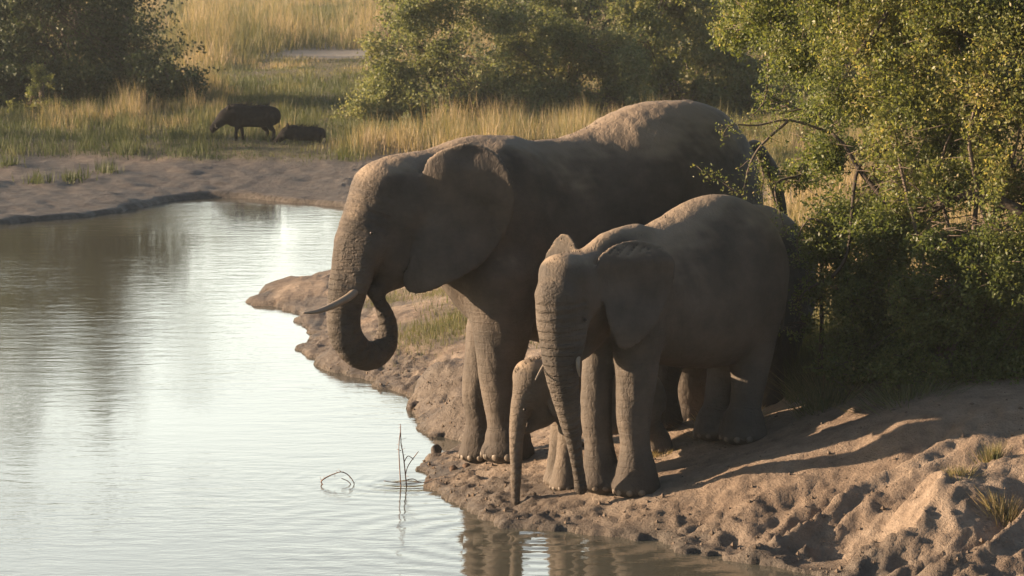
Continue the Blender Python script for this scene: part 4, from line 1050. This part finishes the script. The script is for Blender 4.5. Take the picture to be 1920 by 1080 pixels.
# green grass at the foot of the right hand tree
n = 70000; Y = rg.uniform(31.6, 37, n); X = rg.uniform(2.2, 6.2, n)
e = Y-(33.35-.42*(X-2.6))+.25*fbm(X*1.6, Y*1.6, octv=3, seed=95)
keep = (e > 0)&(X > 2.45+.12*np.abs(Y-33.6)); X, Y, e = X[keep], Y[keep], e[keep]
H = (.10+.22*sstep(0, .6, e))*(1+.4*rg.normal(0, 1, len(X)).clip(-1.5, 2)); H = np.clip(H, .03, .6)
t1 = fbm(X*2, Y*2, octv=3, seed=96)
blades('grass', X, Y, H, .0042*rg.uniform(.6,1.3,len(X)), np.clip(.30+.25*t1+.35*sstep(.3, 0, e)+rg.normal(0,.12,len(X)),0,1), 'green grass under the leafy tree on the right bank', 9)

# ---------------------------------------------------------------- evening haze
hm = bpy.data.materials.new('evening_haze'); hm.use_nodes = True; ht = hm.node_tree; ht.nodes.clear()
pv = ht.nodes.new('ShaderNodeVolumePrincipled'); ho = ht.nodes.new('ShaderNodeOutputMaterial')
pv.inputs['Color'].default_value = (.84, .92, .96, 1); pv.inputs['Density'].default_value = .0003; pv.inputs['Anisotropy'].default_value = .25
ht.links.new(pv.outputs[0], ho.inputs['Volume'])
def box(lo, hi):
    V = [[(lo, hi)[(i >> k) & 1][k] for k in range(3)] for i in range(8)]
    return V, [[0,2,3,1],[4,5,7,6],[0,1,5,4],[2,6,7,3],[0,4,6,2],[1,3,7,5]]
V, F = box((-960, -30, -2.2), (960, 2600, 21))
py_mesh('haze', V, F, hm, None, (0,0,0), False, kind='stuff', label='thin warm evening haze over the waterhole')

# ================================================================== SMALL THINGS ON THE BANK AND IN THE WATER
rock_m = mat_plain('mud_clod', (.11, .075, .055), .9, .15, .35, 9, .02)
rock_d = mat_plain('dark_wet_clod', (.055, .042, .035), .7, .3, .35, 9, .02)
twig_m = mat_plain('dry_reddish_twig', (.20, .12, .09), .8, .2, .3)
def clod(name, px, py, rpx, mat, label, cat, seed, sq=.75, group=None):
    p = G(px, py); r = rpx/FP*p[1]; V, F = blob((0,0,0), (r, r*.9, r*sq), seg=14, rings=9)
    V = V*(1+.28*fbm(V[:,0]/r*1.3+seed, V[:,1]/r*1.3, V[:,2]/r*1.3, 3, seed=seed))[:,None]
    V = V + p + [0,0,r*sq*.55]
    return py_mesh(name, V, F, mat, None, tuple(p), True, label=label, cat=cat, group=group)
clod('dung_ball', 850, 882, 8, rock_m, 'reddish brown dung ball left of the big elephant\'s feet, nearer the water', 'dung', 1)
clod('dung_ball', 874, 876, 8, rock_m, 'reddish brown dung ball left of the big elephant\'s feet, nearer the feet', 'dung', 2)
clod('dung_ball', 574, 528, 8, rock_m, 'dark red brown clod near the far tip of the mud spit', 'clod', 3)
clod('mud_clod', 779, 768, 14, rock_d, 'dark mud clod at the water\'s edge left of the elephants\' legs', 'clod', 4)
clod('mud_clod', 818, 852, 11, rock_d, 'dark upright mud clod beside the small inlet', 'clod', 5, 1.1)
clod('mud_clod', 1085, 838, 10, rock_m, 'pale broken clod on the sand behind the calf\'s trunk', 'clod', 6)
# crumbs of dry mud all along the near bank
rg = np.random.RandomState(17); n = 9000
X = rg.uniform(-3.2, 5.4, n); Y = rg.uniform(26.5, 46, n); sdv = sd_at(X, Y)
k = (sdv > .02) & (rg.uniform(0,1,n) < np.exp(-sdv/.5)+.22) & (Y < 33.0+.4*np.abs(X-2)+8*(X < 1)); X, Y = X[k], Y[k]; Z = ground_at(X, Y)
r = .007+.017*rg.uniform(0,1,len(X))**3
oc = np.array([[1,0,0],[-1,0,0],[0,1,0],[0,-1,0],[0,0,1],[0,0,-1]], float); of = np.array([[0,2,4],[2,1,4],[1,3,4],[3,0,4],[2,0,5],[1,2,5],[3,1,5],[0,3,5]])
V = (oc[None]*r[:,None,None]*(1+.45*rg.uniform(-1,1,(len(X),6,1)))+rg.normal(0,.2,(len(X),1,3))*r[:,None,None]) + np.stack([X,Y,Z+r*.3],1)[:,None,:]
F = (of[None]+6*np.arange(len(X))[:,None,None]).reshape(-1,3)
mesh_np('mud_crumbs', V.reshape(-1,3), F, mat_plain('dry_mud_crumb', (.13,.10,.075), .9, .15, .4, 5), None, (0,0,0), False, label='crumbs of dried mud scattered over the near bank', kind='stuff')

def twig(name, chains, label):
    root_p = np.array(chains[0][0][0]); parts = [tube(c, r_, 6, 5) if len(c) > 2 else tube(c, r_, 5, 1) for c, r_ in chains]
    V, F = join(parts); return py_mesh(name, V, F, twig_m, None, tuple(root_p), True, label=label, cat='twig')
def wp(px, py, d, z0=None):
    p = uny(px, py, d); return p
d1 = unz(618, 908, 0)[1]
arch = [(612,914),(602,904),(612,895),(628,888),(640,885),(652,890),(662,902),(666,916)]
A_ = [wp(x, y, d1) for x, y in arch]
th = []
rgt = np.random.RandomState(2)
Q, _ = catmull(np.array(A_), np.ones(len(A_)), 4)
for q in Q[2:-2:1]: th.append(([q, q+rgt.normal(0,.018,3)], [.0025,.001]))
twig('dead_twig', [(A_, [.005,.006,.006,.005,.005,.005,.004,.004]), ([wp(640,897,d1), wp(652,902,d1), wp(661,912,d1)], [.003,.003,.002])]+th, 'thin thorny twig arching out of the water and back in')
d2 = unz(760, 912, 0)[1]
ch = [([wp(752,920,d2), wp(749,870,d2), wp(748,835,d2), wp(751,808,d2)], [.006,.005,.004,.002]),
 ([wp(763,920,d2), wp(757,860,d2), wp(752,830,d2), wp(751,795,d2)], [.006,.005,.004,.002]),
 ([wp(752,845,d2), wp(744,842,d2)], [.004,.002]), ([wp(760,892,d2), wp(766,872,d2), wp(785,846,d2)], [.004,.003,.002]),
 ([wp(762,900,d2), wp(775,898,d2), wp(790,905,d2), wp(812,898,d2)], [.004,.004,.003,.002]), ([wp(757,868,d2), wp(765,855,d2), wp(776,862,d2)], [.003,.002,.001]),
 ([wp(720,902,d2), wp(745,905,d2), wp(770,906,d2), wp(790,904,d2)], [.002,.003,.003,.002])]
Q, _ = catmull(np.array(ch[1][0]), np.ones(4), 6)
for q in Q[3:]: ch.append(([q, q+rgt.normal(0,.02,3)], [.002,.001]))
twig('dead_twig', ch, 'two upright reddish dead stems with side twigs standing in shallow water')
# twigs lying on the bank
for (pts, r_, lab) in [([(1645,968),(1652,975),(1650,990)], .006, 'short dark curved root sticking out of the right bank'),
                       ([(1775,990),(1800,988),(1830,993),(1850,985)], .006, 'thin dark stick lying in a gully of the right bank')]:
    P = [G(*q)+[0,0,.03] for q in pts]; V, F = tube(P, [r_]*len(P), 6, 4)
    py_mesh('stick', V, F, bark_dark, None, tuple(P[0]), True, label=lab, cat='stick')

# grass tufts on the near bank, one by one
def tuft(px, py, hpx, wpx, n, base_t, label, seed):
    p = G(px, py); m = FP/p[1]; rg = np.random.RandomState(seed)
    X = p[0]+rg.normal(0, wpx/m*.35, n); Y = p[1]+rg.normal(0, wpx/m*.35, n); H = hpx/m*rg.uniform(.45, 1.1, n)
    Z = ground_at(X, Y); az = rg.uniform(0, 2*pi, n); ox = (X-p[0])*.9+rg.normal(0, .25, n)*H; oy = rg.normal(0, .3, n)*H; w_ = .0055
    V = np.empty((n,3,3)); V[:,0] = np.stack([X-np.cos(az)*w_, Y-np.sin(az)*w_, Z-.02],1); V[:,1] = np.stack([X+np.cos(az)*w_, Y+np.sin(az)*w_, Z-.02],1); V[:,2] = np.stack([X+ox, Y+oy, Z+H],1)
    mesh_np('grass_tuft', V.reshape(-1,3), np.arange(n*3).reshape(n,3), mgr, None, tuple(p), False, fattr={'tint': np.clip(base_t+rg.normal(0,.14,n),0,1)}, label=label, cat='grass tuft', group='grass tufts on the near bank')
for i, t in enumerate([(1885,790,36,44,320,.75,'straw coloured grass tuft at the right edge above the lit bank'),
    (1862,885,38,24,200,.6,'upright yellow green grass tuft growing from the crumbling right bank'),
    (1815,905,26,30,160,.35,'small green tuft left of the upright tuft on the right bank'),
    (1700,880,34,70,380,.3,'wide green tuft in the hollow of the right bank'),
    (1690,925,26,50,200,.7,'straw tuft just below the wide green tuft'),
    (1490,885,24,60,260,.45,'low green and brown tuft on the sunlit slope'),
    (1375,895,28,70,320,.9,'low reddish dry tuft right of the elephants\' front feet'),
    (1545,745,55,60,380,.5,'yellow green tuft at the left foot of the leafy tree'),
    (1480,720,50,60,380,.85,'golden dry tuft beside the rump of the hidden elephant'),
    (1505,700,60,60,420,.85,'tall golden dry tuft between the leafy tree and the hidden elephant\'s legs'),
    (1560,725,50,90,420,.65,'broad yellowing tuft under the leafy tree\'s left edge'),
    (1700,745,40,120,420,.45,'low wide green tuft at the lower edge of the tree\'s grass'),
    (1330,955,18,40,160,.85,'small dry tuft on the slope right of the front feet'),
    (1240,975,14,30,180,.8,'tiny dry tuft close to the water below the front feet'),
    (1575,960,20,34,120,.8,'small rusty tuft low on the right bank'),
    (1800,895,20,34,120,.7,'small dry tuft above the gully on the right bank')]): tuft(*t, seed=200+i)
# green growth on the spit seen past the curled trunk
rg = np.random.RandomState(29)
for i, (px, py, w_, h_, n_, t_, lab) in enumerate([(790,632,80,16,1500,.45,'green patch of grass on the spit below the big elephant\'s chin'),
    (850,612,50,16,900,.5,'green grass patch just left of the big elephant\'s front leg'),(725,562,60,10,900,.4,'thin green grass along the back of the spit'),(835,545,70,12,900,.5,'thin yellowish grass behind the pale sand of the spit')]):
    p = G(px, py); m = FP/p[1]; X = p[0]+rg.normal(0, w_/m*.45, n_); Y = p[1]+rg.normal(0, .55, n_); H = h_/m*rg.uniform(.4,1.1,n_)
    blades('grass_patch', X, Y, H, .004*rg.uniform(.6,1.2,n_), np.clip(t_+rg.normal(0,.12,n_),0,1), lab, 300+i)
# small weeds on the grey clay of the far shore
for i, (px, py) in enumerate([(70,345),(140,350),(240,352),(330,350),(425,338),(470,345),(15,372),(200,335),(500,352)]):
    p = G(px, py); n_ = 90; rg = np.random.RandomState(400+i); X = p[0]+rg.normal(0,.14,n_); Y = p[1]+rg.normal(0,.25,n_)
    blades('weed_patch', X, Y, rg.uniform(.08,.3,n_), np.full(n_, .012), np.clip(.2+rg.normal(0,.1,n_),0,1), 'small green weeds sprouting from the grey clay of the far shore', 400+i)
